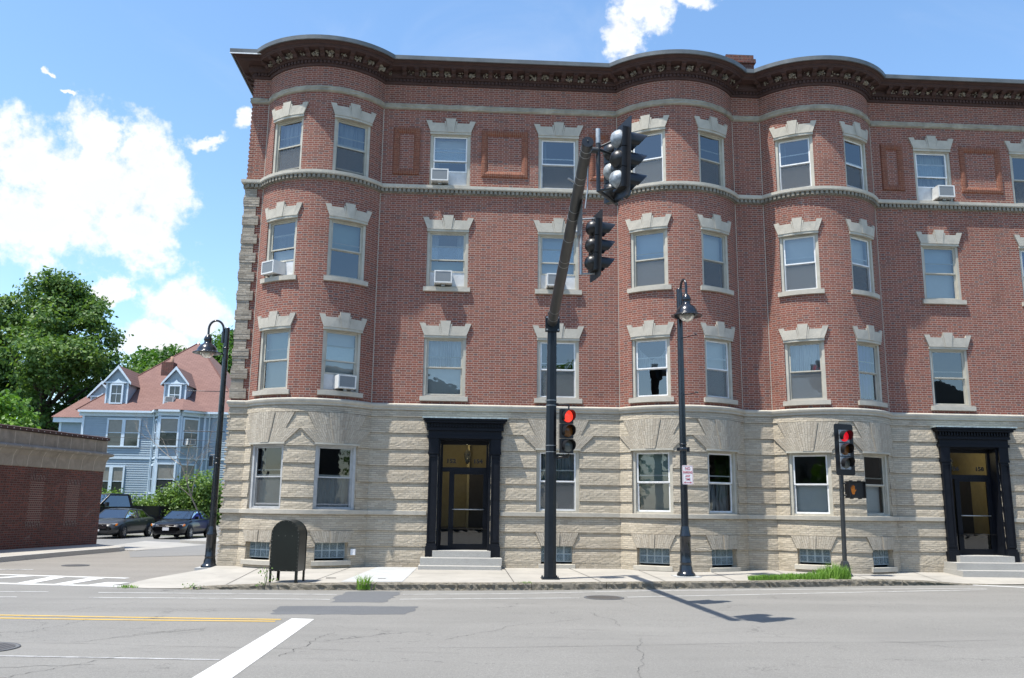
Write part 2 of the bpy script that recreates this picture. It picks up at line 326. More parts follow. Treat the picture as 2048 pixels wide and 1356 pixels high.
def leaf(name, a, b, c, trans=.35):
    t = NT(name); n = t.noise(.9, 3, .5, dist=.3); at = t.N.new('ShaderNodeAttribute'); at.attribute_name = 'tone'
    f = t.math('ADD', t.math('MULTIPLY', at.outputs['Fac'], .75), t.math('MULTIPLY', n, .35))
    col = t.ramp(f, [(.2, a), (.55, b), (.95, c)])
    d = t.b; t.set(d.inputs['Base Color'], col); d.inputs['Roughness'].default_value = .5; d.inputs['Specular IOR Level'].default_value = .35
    tl = t.N.new('ShaderNodeBsdfTranslucent'); t.L.new(t.mix(1, col, (1.3, 1.35, .6), 'MULTIPLY'), tl.inputs[0])
    mx = t.N.new('ShaderNodeMixShader'); mx.inputs[0].default_value = trans; t.L.new(d.outputs[0], mx.inputs[1]); t.L.new(tl.outputs[0], mx.inputs[2]); t.L.new(mx.outputs[0], t.out.inputs[0])
    return t.m
M['leaf_maple'] = leaf('maple_leaves', (.045, .10, .026), (.095, .175, .045), (.20, .30, .085))
M['leaf_light'] = leaf('light_green_leaves', (.06, .14, .02), (.11, .23, .035), (.20, .34, .055))
M['leaf_hedge'] = leaf('hedge_leaves', (.06, .125, .028), (.125, .22, .05), (.25, .36, .11))
M['leaf_back'] = leaf('background_leaves', (.03, .085, .016), (.065, .155, .025), (.13, .25, .04))
M['grass'] = leaf('grass_blades', (.09, .19, .03), (.16, .31, .05), (.28, .45, .10))
M['bark'] = plain('bark', (.075, .06, .048), .9, scale=10, bump=.02, var=.35)
M['barkpale'] = plain('pale_bare_twig_bark', (.24, .21, .17), .9, scale=10, var=.3)
# ------------------------------------------------------------ mesh builder
class MB:
    def __init__(s): s.v = []; s.f = []; s.uv = []; s.mi = []; s.sm = []
    def add(s, pts, faces, uvs=None, mi=0, smooth=False):
        o = len(s.v); s.v += [tuple(p) for p in pts]
        for k, f in enumerate(faces):
            s.f.append([i+o for i in f]); s.mi.append(mi); s.sm.append(smooth)
            s.uv += ([uvs[i] for i in f] if uvs else [(0, 0)]*len(f))
    def quad(s, a, b, c, d, uv=None, mi=0): s.add([a, b, c, d], [(0, 1, 2, 3)], uv, mi)
    def poly(s, pts, mi=0, uv=None): s.add(pts, [tuple(range(len(pts)))], uv, mi)
    def box(s, x0, x1, y0, y1, z0, z1, mi=0, M4=None):
        P = [Vector((x, y, z)) for z in (z0, z1) for y in (y0, y1) for x in (x0, x1)]
        if M4: P = [M4 @ p for p in P]
        fs = [(0, 2, 3, 1), (4, 5, 7, 6), (0, 1, 5, 4), (2, 6, 7, 3), (0, 4, 6, 2), (1, 3, 7, 5)]
        for f in fs:
            pts = [P[i] for i in f]; e = pts[1]-pts[0]; g = pts[3]-pts[0]; el, gl = e.length, g.length
            n = e.cross(g)
            if abs(n.z) > .7*n.length: uv = [(p.x, p.y) for p in pts]
            elif abs(n.x) > abs(n.y): uv = [(p.y, p.z) for p in pts]
            else: uv = [(p.x, p.z) for p in pts]
            s.add(pts, [(0, 1, 2, 3)], uv, mi)
    def prism(s, poly, fn, d0, d1, mi=0):
        """poly of 2D points mapped by fn(a, b, depth); extruded from depth d0 to d1"""
        n = len(poly); A = [fn(a, b, d0) for a, b in poly]; B = [fn(a, b, d1) for a, b in poly]
        s.add(B, [tuple(range(n))], [(a, b) for a, b in poly], mi); s.add(A, [tuple(reversed(range(n)))], [(a, b) for a, b in poly], mi)
        for i in range(n):
            j = (i+1) % n; s.quad(A[i], A[j], B[j], B[i], None, mi)
    def tube(s, path, rad, n=10, mi=0, cap=True, smooth=True, rot=0):
        path = [Vector(p) for p in path]; rad = rad if isinstance(rad, (list, tuple)) else [rad]*len(path)
        rings = []; prev = None
        for i, p in enumerate(path):
            d = (path[min(i+1, len(path)-1)]-path[max(i-1, 0)]).normalized()
            if prev is None: a = d.orthogonal().normalized() if abs(d.z) < .95 else Vector((1, 0, 0)); a = (a-d*a.dot(d)).normalized()
            else: a = (prev-d*prev.dot(d)).normalized()
            prev = a; b = d.cross(a); rings.append([p+(a*math.cos(rot+2*math.pi*k/n)+b*math.sin(rot+2*math.pi*k/n))*rad[i] for k in range(n)])
        s.add([q for r in rings for q in r], [(i*n+k, i*n+(k+1) % n, (i+1)*n+(k+1) % n, (i+1)*n+k) for i in range(len(path)-1) for k in range(n)], None, mi, smooth)
        if cap: s.poly(list(reversed(rings[0])), mi); s.poly(rings[-1], mi)
    def lathe(s, prof, c=(0, 0, 0), n=20, mi=0, M4=None, smooth=True, rot=0):
        c = Vector(c); P = []
        for r, z in prof:
            for k in range(n):
                a = rot+2*math.pi*k/n; p = Vector((r*math.cos(a), r*math.sin(a), z)); P.append((M4 @ p if M4 else p)+c)
        s.add(P, [(i*n+k, i*n+(k+1) % n, (i+1)*n+(k+1) % n, (i+1)*n+k) for i in range(len(prof)-1) for k in range(n)], None, mi, smooth)
    def build(s, name, mats, parent=None, loc=None):
        me = bpy.data.meshes.new(name); me.from_pydata(s.v, [], s.f)
        mats = mats if isinstance(mats, (list, tuple)) else [mats]
        for m in mats: me.materials.append(m)
        me.polygons.foreach_set('material_index', s.mi); me.polygons.foreach_set('use_smooth', s.sm)
        uvl = me.uv_layers.new(name='UVMap'); uvl.data.foreach_set('uv', [c for q in s.uv for c in q])
        me.update(); o = bpy.data.objects.new(name, me); COL.objects.link(o)
        if parent: o.parent = parent
        if loc: o.location = loc
        return o

def thing(name, label, cat, loc=(0, 0, 0), rz=0, group=None):
    o = bpy.data.objects.new(name, None); o.empty_display_size = .3; COL.objects.link(o); o.location = loc; o.rotation_euler = (0, 0, rz)
    o['label'] = label; o['category'] = cat
    if group: o['group'] = group
    return o
def tag(o, label=None, cat=None, group=None, kind=None):
    for k, v in (('label', label), ('category', cat), ('group', group), ('kind', kind)):
        if v: o[k] = v
    return o
def struct(o): o['kind'] = 'structure'; return o
def kids(o): return [c for c in bpy.data.objects if c.parent == o]
def copy_tree(o, parent=None):
    ch = kids(o); c = o.copy(); COL.objects.link(c); c.parent = parent
    for k in ch: copy_tree(k, c)
    return c
_tc = {}
def text_mesh(txt, size, depth=.002, bold=0, sx=1):
    cu = bpy.data.curves.new('t', 'FONT'); cu.body = txt; cu.size = size; cu.extrude = depth; cu.offset = bold; cu.align_x = 'CENTER'; cu.resolution_u = 3
    o = bpy.data.objects.new('t', cu); COL.objects.link(o); bpy.context.view_layer.update()
    me = bpy.data.meshes.new_from_object(o.evaluated_get(bpy.context.evaluated_depsgraph_get())); bpy.data.objects.remove(o)
    for v in me.vertices: v.co.x *= sx
    return me
def text_obj(name, txt, size, mat, parent, loc, rot=(math.pi/2, 0, 0), depth=.002, bold=0, sx=1):
    me = text_mesh(txt, size, depth, bold, sx); me.materials.clear(); me.materials.append(mat)
    o = bpy.data.objects.new(name, me); COL.objects.link(o); o.parent = parent; o.location = loc; o.rotation_euler = rot; return o
# ------------------------------------------------------------ ground, street, pavement
G = MB(); X0, X1, Y0, Y1 = -2500, 2500, -1500, 4000
G.quad((X0, Y0, -.19), (X1, Y0, -.19), (X1, Y1, -.19), (X0, Y1, -.19)); struct(G.build('ground', M['soil']))
def sheet(name, poly, z, mat, zf=None):
    m = MB(); m.poly([(x, y, zf(x, y) if zf else z) for x, y in poly]); return struct(m.build(name, mat))
sheet('road', [(-120, -60), (120, -60), (120, 2), (13, -2.4), (6, -3.7), (0, -4.8), (-5.0, -4.7), (-9, -2.1), (-40, -.6), (-120, 0)], -.15, M['road'])
sheet('side_street', [(-9, -2.1), (-5.0, -4.7), (-5, 60), (-13.5, 60), (-14.5, 3), (-19, -1.4)], -.1535, M['road2'])
sheet('parking_lot', [(-11.4, 10), (-5, 17), (-5, 24.95), (-40, 24.95), (-40, 13), (-14.3, 13)], -.147, M['patch2'])
m = MB()
m.add([(-40, 24.9, -.14), (-5, 24.9, -.14), (-5, 26.8, .4), (-40, 26.8, .4), (-60, 60, .6), (0, 60, .6), (-5, 24, -.16), (-40, 24, -.16)], [(0, 1, 2, 3), (3, 2, 5, 4), (7, 6, 1, 0)])
struct(m.build('terrain_rise', M['soil']))
m = MB(); m.quad((-40, 24.9, -.134), (-5, 24.9, -.134), (-5, 26.8, .406), (-40, 26.8, .406)); m.quad((-40, 26.8, .406), (-5, 26.8, .406), (-5, 27.5, .42), (-40, 27.5, .42)); struct(m.build('parking_lot', M['patch2']))
sheet('driveway_apron', [(-12.0, 9.6), (-10.9, 14.7), (-12.6, 16.6), (-14.6, 18), (-14.1, 11.3)], -.143, M['apron'])
sheet('asphalt_strip', [(-12.0, 9.0), (-10.7, 5.6), (-8.7, 7.1), (-6.6, 8.5), (-6.6, 14.6), (-10.8, 14.6)], -.146, M['patch2'])
# kerb line of the main street (front edge), top height sinks into ramps at both ends
KX = [-7.0, -6.4, -5.7, -5.2, -4.0, -2.0, 0, 2, 4, 6.6, 8.4, 10.2, 11.4, 12.4, 13.2, 16, 30]
KY = [-4.75, -5.0, -5.08, -5.06, -5.03, -4.98, -4.87, -4.62, -4.25, -3.76, -3.3, -2.86, -2.62, -2.42, -2.3, -1.9, -1.0]
KZ = [-.145, -.143, -.13, -.085, -.03, -.005, 0, 0, 0, 0, 0, -.012, -.05, -.125, -.144, -.144, -.144]
def kern(x, A): return float(np.interp(x, KX, A))
m = MB(); bx = [(-6.95, -1.7), (-7.22, -2.4), (-7.25, -3.3), (-7.2, -4.0), (-7.0, -4.75)]
xs = sorted(set([-6.42]+KX[2:] + [x*.5 for x in range(-12, 60)]))
xs = [x for x in xs if -6.42 <= x <= 30]
rows = []
for x in xs:
    ky, kz = kern(x, KY), kern(x, KZ)
    rows.append([(x, ky+(.5-ky)*t, kz*(1-t)**1.2) for t in (0, .2, .45, .75, 1)])
for a, b in zip(rows, rows[1:]):
    for k in range(4): m.quad(a[k], b[k], b[k+1], a[k+1])
c = (-6.42, kern(-6.42, KY), kern(-6.42, KZ)); lf = [(-6.75, 30, -.13), (-6.7, 0, -.13), (-6.75, -1.1, -.13)]+[(x, y, -.142) for x, y in bx]+[c]
r0 = rows[0]
ctr = [r0[4], r0[3], r0[2], r0[1], r0[0]]
m.add([(-6.42, 30, 0), (-6.75, 30, -.13), (-6.7, 0, -.13), (-6.42, .5, 0)], [(0, 1, 2, 3)])
pts = [(-6.7, 0, -.13), (-6.75, -1.1, -.13)]+[(x, y, -.142) for x, y in bx]
tgt = [r0[4], r0[3], r0[3], r0[2], r0[2], r0[1], r0[0]]
for i in range(len(pts)-1):
    m.add([tgt[i], pts[i], pts[i+1], tgt[i+1]], [(0, 1, 2, 3)] if tgt[i] != tgt[i+1] else [(0, 1, 2)])
m.add([r0[4], pts[0], (-6.42, .5, 0)], [(0, 1, 2)])
struct(m.build('sidewalk', M['pave']))
# slab joints and one newer slab on the sidewalk
m = MB()
def onpave(x, y, dz=.004):
    ky, kz = kern(x, KY), kern(x, KZ); t = min(1, max(0, (y-ky)/(.5-ky)))
    T = (0, .2, .45, .75, 1); Z = [kz*(1-q)**1.2 for q in T]; return (x, y, float(np.interp(t, T, Z))+dz)
for x, dx in ((-4.9, -.3), (-3.2, .35), (1.15, 0), (3.1, -.2), (4.6, .1), (6.3, .3), (8.0, .5), (9.9, .35), (11.9, .5)):
    ky = kern(x, KY)
    for k in range(6):
        ya, yb = ky+.18+(0-ky)*k/6*.95, ky+.18+(0-ky)*(k+1)/6*.95; xa, xb = x+dx*k/6, x+dx*(k+1)/6
        m.quad(onpave(xa-.009, ya), onpave(xa+.009, ya), onpave(xb+.009, yb), onpave(xb-.009, yb))
for xa in np.arange(-4.8, 12, .6):
    xb = xa+.6; f = lambda x, o: onpave(x, kern(x, KY)*.45+o)
    m.quad(f(xa, -.007), f(xb, -.007), f(xb, .007), f(xa, .007))
struct(m.build('sidewalk_joints', M['crackseal']))
m = MB(); ks = [(-2.35+.0, 0), (-.95, 0)]
for k in range(6):
    a, b = k/6, (k+1)/6; ky = kern(-1.7, KY)+.25
    y = lambda t: ky+(-.25-ky)*t
    m.quad(onpave(-2.55+.35*a, y(a), .007), onpave(-1.25+.1*a, y(a), .007), onpave(-1.25+.1*b, y(b), .007), onpave(-2.55+.35*b, y(b), .007))
struct(m.build('sidewalk_slab', M['pavenew']))
# granite kerb stones
m = MB(); random.seed(3)
kx = -5.75
while kx < 13.0:
    L = random.uniform(1.5, 2.3); e = min(kx+L, 13.1); n = 26; top = []; 
    P = []
    for i in range(n+1):
        x = kx+.006+(e-kx-.012)*i/n; y = kern(x, KY); z = kern(x, KZ)
        j = lambda s_: random.uniform(-s_, s_)
        P.append([(x, y+.15, z+.004), (x, y+.004+j(.006), z+.005+j(.004)), (x, y-.02+j(.012), z-.03+j(.008)), (x, y-.012+j(.02), min(z-.07, -.1)+j(.01)), (x, y-.02+j(.012), -.17)])
    for a, b in zip(P, P[1:]):
        for k in range(4): m.quad(a[k], b[k], b[k+1], a[k+1])
    m.poly(list(reversed([P[0][k] for k in range(5)]))); m.poly([P[-1][k] for k in range(5)]); kx = e
struct(m.build('kerb', M['kerb']))
# far pavement by the low brick building
KF = [(-30, -6), (-20, -3.2), (-15.6, -1.6), (-13.9, .2), (-13.35, 2.4), (-12.95, 5.4), (-12.35, 9.0), (-12.45, 9.75), (-13.0, 10.1)]
m = MB(); inner = [(-30, 0), (-20, 2), (-16.6, 0.4), (-15.9, 3), (-15.2, 6.3), (-15.0, 7), (-14.2, 11.2), (-14.1, 11.35), (-14.0, 11.4)]
for (a, b), (c, d), (e, f), (g, h) in zip(KF, KF[1:], inner, inner[1:]): m.quad((a, b, -.01), (c, d, -.01), (g-.1, h, .0), (e-.1, f, .0))
struct(m.build('pavement', M['pave']))
m = MB()
for (a, b), (c, d) in zip(KF, KF[1:]):
    v = Vector((c-a, d-b, 0)).normalized(); n = Vector((v.y, -v.x, 0))*.03; w = -n*5
    A, B = Vector((a, b, 0)), Vector((c, d, 0)); q = lambda p, o, z: (p.x+o.x, p.y+o.y, z)
    m.quad(q(A, w, -.006), q(A, n*0, -.006), q(B, n*0, -.006), q(B, w, -.006)); m.quad(q(A, n*0, -.006), q(A, n, -.16), q(B, n, -.16), q(B, n*0, -.006))
struct(m.build('kerb', M['granite']))
m = MB(); isl = [(-12.6, 16.7), (-11.9, 16.0), (-10.6, 15.5), (-6.4, 14.6), (-5, 14.6), (-5, 24), (-10.5, 24), (-12.3, 19)]
m.poly([(x, y, -.03) for x, y in isl])
for (a, b), (c, d) in zip(isl, isl[1:5]): m.quad((a, b, -.03), (c, d, -.03), (c, d-.02, -.16), (a, b-.02, -.16))
struct(m.build('traffic_island', M['apron']))
# road markings
def strip(name, pts, w, z, mat, seg=None):
    m = MB(); P = [Vector((a, b, 0)) for a, b in pts]; q = []
    for i, p in enumerate(P):
        d = (P[min(i+1, len(P)-1)]-P[max(i-1, 0)]).normalized(); n = Vector((-d.y, d.x, 0))*w/2; q.append((p+n, p-n))
    for a, b in zip(q, q[1:]): m.quad((a[1].x, a[1].y, z), (b[1].x, b[1].y, z), (b[0].x, b[0].y, z), (a[0].x, a[0].y, z))
    return struct(m.build(name, mat))
zl = -.146
m = MB(); m.poly([(x, y, zl) for x, y in [(-2.71, -14.6), (-2.31, -14.6), (-2.26, -9.78), (-2.62, -9.70)]]); m.poly([(x, y, zl) for x, y in [(-2.73, -20), (-2.30, -20), (-2.28, -14.6), (-2.71, -14.6)]])
struct(m.build('stop_line', M['linewhite']))
strip('yellow_line', [(-16, -8.7), (-7.13, -9.50), (-4.92, -9.70), (-2.76, -9.84)], .11, zl, M['lineyellow'])
strip('yellow_line', [(-16, -9.1), (-6.93, -9.86), (-4.82, -10.0), (-2.8, -10.06)], .11, zl, M['lineyellow'])
strip('edge_line', [(-7.1, -5.88), (-2.45, -5.93)], .07, zl, M['linethin']); strip('edge_line', [(-1.15, -5.83), (1.06, -5.5), (3.98, -4.68), (8, -3.98), (12.41, -3.4)], .07, zl, M['linethin'])
strip('edge_line', [(-6.9, -6.8), (-2.45, -6.86)], .07, zl, M['linethin']); strip('edge_line', [(-1.15, -6.75), (1.2, -6.42), (2.35, -6.28)], .07, zl, M['linethin'])
strip('edge_line', [(3.35, -6.05), (5.78, -5.42), (9, -4.55), (12.2, -3.75)], .07, zl, M['linethin'])
strip('edge_line', [(-12, -6.1), (-8.1, -5.78)], .07, zl, M['linethin']); strip('edge_line', [(-12, -7.1), (-8.2, -6.82)], .07, zl, M['linethin'])
strip('crosswalk_line', [(12.6, -2.5), (14, -3.35), (18, -5.8)], .22, zl+.001, M['linewhite']); 
strip('crosswalk_line', [(-15, -.9), (-11.1, -1.75), (-7.78, -2.52)], .24, zl+.001, M['linewhite']); strip('crosswalk_line', [(-14, -3.3), (-9.89, -4.08), (-7.13, -4.56)], .26, zl+.001, M['linewhite'])
strip('crosswalk_line', [(-15, -.3), (-11.1, -.05)], .14, zl+.001, M['linethin'])
m = MB()
for a in [[(-11.45, -3.75), (-11.15, -3.82), (-9.98, -1.95), (-10.3, -1.88)], [(-9.58, -4.12), (-9.22, -4.18), (-9.28, -2.2), (-9.65, -2.1)], [(-8.72, -4.25), (-8.4, -4.3), (-8.28, -2.4), (-8.66, -2.32)], [(-7.98, -4.45), (-7.5, -4.5), (-7.3, -3.66), (-7.82, -3.58)]]:
    m.poly([(x, y, zl+.0022) for x, y in a])
struct(m.build('crosswalk_bars', M['linewhite']))
strip('faded_line', [(-12, -12.6), (-5.26, -13.22), (-2.72, -13.43)], .07, zl, M['faint'])
def ragged(P, seed, a=.05):
    rg = random.Random(seed); o = []
    for (x0, y0), (x1, y1) in zip(P, P[1:]+P[:1]):
        n = max(2, int(math.hypot(x1-x0, y1-y0)/.14))
        for k in range(n): o.append((x0+(x1-x0)*k/n+rg.uniform(-a, a), y0+(y1-y0)*k/n+rg.uniform(-a, a)*.6))
    return o
sheet('asphalt_patch', ragged([(-2.3, -5.35), (-1.7, -5.2), (-1.2, -5.25), (-1.28, -6.3), (-1.4, -7.3), (-2.36, -7.35), (-2.4, -6.4)], 5), -.1478, M['patch'])
sheet('asphalt_patch', ragged([(-3.15, -8.05), (-2.2, -7.92), (-.72, -7.95), (-.8, -8.6), (-.88, -9.1), (-2, -9.15), (-3.04, -9.2)], 5), -.1478, M['patch'])
m = MB(); random.seed(11)
def crack(a, b, w=.012, n=34, amp=.035):
    a, b = Vector((*a, 0)), Vector((*b, 0)); d = b-a; nn = Vector((-d.y, d.x, 0)).normalized(); off = 0; P = []
    for i in range(n+1):
        off = off*.8+random.uniform(-amp, amp); p = a+d*i/n+nn*off; ww = w*random.uniform(.2, .95)*.8; P.append((p+nn*ww/2, p-nn*ww/2))
    for p, q in zip(P, P[1:]): m.quad((p[1].x, p[1].y, -.1455), (q[1].x, q[1].y, -.1455), (q[0].x, q[0].y, -.1455), (p[0].x, p[0].y, -.1455))
for a, b, w in [((-2.1, -13.2), (-1.75, -11.2), .014), ((-4.9, -12.2), (-3.7, -10.9), .012), ((-6, -14.4), (-4.0, -13.7), .018), ((-4.6, -14.6), (-3.9, -13.2), .014), ((-3.9, -10.9), (-4.6, -11.8), .014), ((-.2, -11.9), (.9, -10.3), .012),
    ((.9, -10.3), (2.0, -9.6), .01), ((-.9, -12.6), (14, -11.0), .015), ((-6, -12.2), (0, -12.9), .010), ((1.9, -14.5), (2.5, -11.6), .008), ((2.2, -8.7), (2.5, -10.4), .01), ((5.8, -11.7), (6.8, -12.5), .012), ((-6.5, -9.0), (-5.7, -7.4), .012), ((-5.9, -11.4), (-5.6, -9.9), .01),
    ((6.6, -14.4), (8.6, -11.9), .012), ((-1, -8.4), (1.2, -8.9), .008), ((2.7, -5.4), (3.4, -7.9), .008)]: crack(a, b, w)
for k in range(3): crack((-4.4+k*.3, -11.2-k*.1), (-3.6, -11.0+k*.12), .012, 12, .06)
struct(m.build('road_cracks', M['crackseal']))
def manhole(x, y, r, label, nm='manhole_cover'):
    t_ = thing(nm, label, 'manhole cover', (x, y, -.146), 0, 'manhole covers in the roadway'); m = MB()
    m.lathe([(r*.86, .006), (0.001, .008)], n=40); m.build('cover', M['iron'], t_)
    m = MB(); m.lathe([(r, .0), (r, .007), (r*.88, .007), (r*.88, -.003)], n=40); m.build('rim', M['patch'], t_)
manhole(-10.73, 1.61, .36, 'round iron cover in the side street beyond the striped crosswalk')
manhole(-5.75, -12.68, .42, 'grey round cover at the left edge of the road, in front of the yellow lines')
manhole(2.85, -6.2, .40, 'rusty round cover near the kerb between the black mast pole and the arm shadow')
# ------------------------------------------------------------ apartment building
S = .95; BAYS = [(-5.9, -2.57), (4.33, 7.82), (8.67, 12.05)]; XL, XR, YB = -6.38, 22.0, 14.0
SEG = []   # (kind, u0, u1, data)
def build_path():
    u = 0.0; x = XL; SEG.append(('side', -YB, 0, None))
    for a, c in BAYS:
        SEG.append(('flat', u, u+a-x, (x, a))); u += a-x; h = (c-a)/2; Rr = (h*h+S*S)/(2*S); ph = math.asin(h/Rr); SEG.append(('arc', u, u+2*ph*Rr, ((a+c)/2, Rr, ph))); u += 2*ph*Rr; x = c
    SEG.append(('flat', u, u+XR-x, (x, XR)))
build_path()
def arc_half(Rr, p): return math.acos((Rr-S+p)/(Rr+p))
def seg_at(u):
    for s_ in SEG:
        if s_[1] <= u <= s_[2]+1e-9: return s_
    return SEG[-1]
def F(u, p, z, sg=None):
    sg = sg or seg_at(u); k, u0, u1, D = sg
    if k == 'side':
        return Vector((XL-p, -u if u < -.001 else -p, z))
    if k == 'arc':
        xc, Rr, ph = D; pp = arc_half(Rr, p); th = (u-(u0+u1)/2)/Rr; th = max(-pp, min(pp, th))
        if abs(u-u0) < 1e-6: th = -pp
        if abs(u-u1) < 1e-6: th = pp
        return Vector((xc+(Rr+p)*math.sin(th), (Rr-S)-(Rr+p)*math.cos(th), z))
    a, c = D; x = a+(u-u0); lo, hi = a, c
    i = SEG.index(sg)
    if i > 1: d = SEG[i-1][3]; lo = d[0]+(d[1]+p)*math.sin(arc_half(d[1], p))
    else: lo = a-p
    if i+1 < len(SEG): d = SEG[i+1][3]; hi = d[0]-(d[1]+p)*math.sin(arc_half(d[1], p))
    x = max(lo, min(hi, x))
    if abs(u-u0) < 1e-6: x = lo
    if abs(u-u1) < 1e-6: x = hi
    return Vector((x, -p, z))
def ux(x):  # u of a point on a flat stretch
    for k, u0, u1, D in SEG:
        if k == 'flat' and D[0]-1e-6 <= x <= D[1]+1e-6: return u0+x-D[0]
def ub(i, deg):
    k, u0, u1, D = SEG[2+2*i]; return (u0+u1)/2+R(deg)*D[1]
def frame(u):
    sg = seg_at(u)
    if sg[0] == 'side': return Vector((0, -1, 0)), Vector((-1, 0, 0))
    if sg[0] == 'arc': th = (u-(sg[1]+sg[2])/2)/sg[3][1]; return Vector((math.cos(th), math.sin(th), 0)), Vector((math.sin(th), -math.cos(th), 0))
    return Vector((1, 0, 0)), Vector((0, -1, 0))
def ubreaks(lo=None, hi=None, step=.15):
    out = []
    for sg in SEG:
        k, u0, u1, D = sg
        if k == 'arc': n = max(2, int((u1-u0)/step)); us = [u0+(u1-u0)*i/n for i in range(n+1)]
        else: us = [u0, u1]
        out.append((sg, us))
    return out
WIN = []   # every window: dict
def W(u0, u1, z0, z1, kind, **k): WIN.append(dict(u0=u0, u1=u1, z0=z0, z1=z1, kind=kind, **k))
FL = {'2': (4.58, 6.29), '3': (7.70, 9.40), '4': (10.73, 12.38)}
HALF = {0: ((-46, -14), (12, 45)), 1: ((-44.5, -14), (12.8, 41.5)), 2: ((-45.2, -13.6), (13.2, 43))}
openings = []
def opening(u0, u1, z0, z1): openings.append((u0, u1, z0, z1))
# per window looks: (frame colour, upper fill, lower fill, lower sash raised, ac)
LOOK = {
 (0, 0, '4'): ('beige', 'curtain_grey', 'screen', .1, None), (0, 1, '4'): ('beige', 'curtain_grey', 'screen', .1, None),
 (0, 0, '3'): ('beige', 'half_grey', 'blind_white', .45, (-.15, 1)), (0, 1, '3'): ('beige', 'blind_green', 'dark', .0, None),
 (0, 0, '2'): ('beige', 'blind_green', 'blind_beige', 0, None), (0, 1, '2'): ('beige', 'blind_white', 'blind_white', .55, (.1, 0)),
 (1, 0, '4'): ('white', 'dark', 'screen_pale', 0, None), (1, 1, '4'): ('beige', 'dark', 'screen', 0, None),
 (1, 0, '3'): ('beige', 'blind_blue', 'screen_pale', 0, None), (1, 1, '3'): ('beige', 'blind_white', 'screen', 0, None),
 (1, 0, '2'): ('white', 'swag', 'dark', 0, None), (1, 1, '2'): ('white', 'blind_white', 'screen_pale', 0, None),
 (2, 0, '4'): ('white', 'dark', 'screen', 0, None), (2, 1, '4'): ('white', 'dark', 'screen', .1, None),
 (2, 0, '3'): ('white', 'blind_white', 'screen_pale', 0, None), (2, 1, '3'): ('white', 'blind_white', 'screen', 0, None),
 (2, 0, '2'): ('beige', 'curtain_white', 'screen_pale', 0, None), (2, 1, '2'): ('beige', 'curtain_blue', 'curtain_blue', 0, None),
 (0, 0, 'G'): ('gray', 'dark', 'blind_green', .08, None), (0, 1, 'G'): ('gray', 'dark', 'lace', .08, None),
 (1, 0, 'G'): ('white', 'blind_green', 'blind_beige', 0, None), (1, 1, 'G'): ('white', 'dark', 'curtain_grey', 0, None),
 (2, 0, 'G'): ('white', 'dark', 'blind_white', 0, None), (2, 1, 'G'): ('beige', 'dark', 'blind_white', 0, None),
}
for bi in range(3):
    for side in (0, 1):
        a, b = HALF[bi][side]
        for fl, (z0, z1) in FL.items():
            W(ub(bi, a), ub(bi, b), z0, z1, 'upper', look=LOOK[(bi, side, fl)], fl=fl)
        W(ub(bi, a-1), ub(bi, b+.5 if bi == 0 else b), 1.475, 3.19, 'ground', look=LOOK[(bi, side, 'G')], fl='G')
FLAT = {'A': (-1.18, 0.0), 'B': (2.0, 3.19), 'C': (13.36, 14.5), 'D': (16.36, 17.5)}
FLOOK = {('A', '4'): ('white', 'blind_white', 'dark', .0, (-.28, 0)), ('A', '3'): ('beige', 'half_dark', 'blind_green', .0, (-.1, 0)), ('A', '2'): ('beige', 'curtain_white', 'blind_white', 0, None),
 ('B', '4'): ('white', 'dark', 'screen', 0, None), ('B', '3'): ('beige', 'blind_blue', 'blind_blue', .0, (-.1, 0)), ('B', '2'): ('white', 'dark', 'screen_pale', 0, None), ('B', 'G'): ('white', 'curtain_grey', 'screen', 0, None),
 ('C', '4'): ('white', 'lace', 'curtain_grey', 0, (.22, 0)), ('C', '3'): ('beige', 'blind_blue', 'blind_white', 0, None), ('C', '2'): ('beige', 'dark', 'dark', 0, None),
 ('D', '4'): ('beige', 'dark', 'screen', 0, None), ('D', '3'): ('white', 'curtain_blue', 'screen', 0, None), ('D', '2'): ('white', 'dark', 'screen', 0, None)}
for (c_, fl), lk in FLOOK.items():
    a, b = FLAT[c_]
    if fl == 'G': W(ux(a), ux(b), 1.475, 3.19, 'ground', look=lk, fl='G')
    else: W(ux(a), ux(b), *FL[fl], 'upper', look=lk, fl=fl)
BASE = [(ub(0, -45), ub(0, -20), .18, .64), (ub(0, 14.2), ub(0, 40.3), .18, .64), (ub(1, -42), ub(1, -17.5), .12, .58), (ub(1, 13), ub(1, 36.5), .1, .57), (ub(2, -42), ub(2, -17.5), .18, .6), (ub(2, 15), ub(2, 38.8), .14, .6), (ux(2.14), ux(2.99), .1, .58)]
DOORS = [.03, 14.38]
for w in WIN: opening(w['u0'], w['u1'], w['z0'], w['z1'])
for b in BASE: opening(*b)
for dx in DOORS: opening(ux(dx-.72), ux(dx+.72), -.3, 3.45)

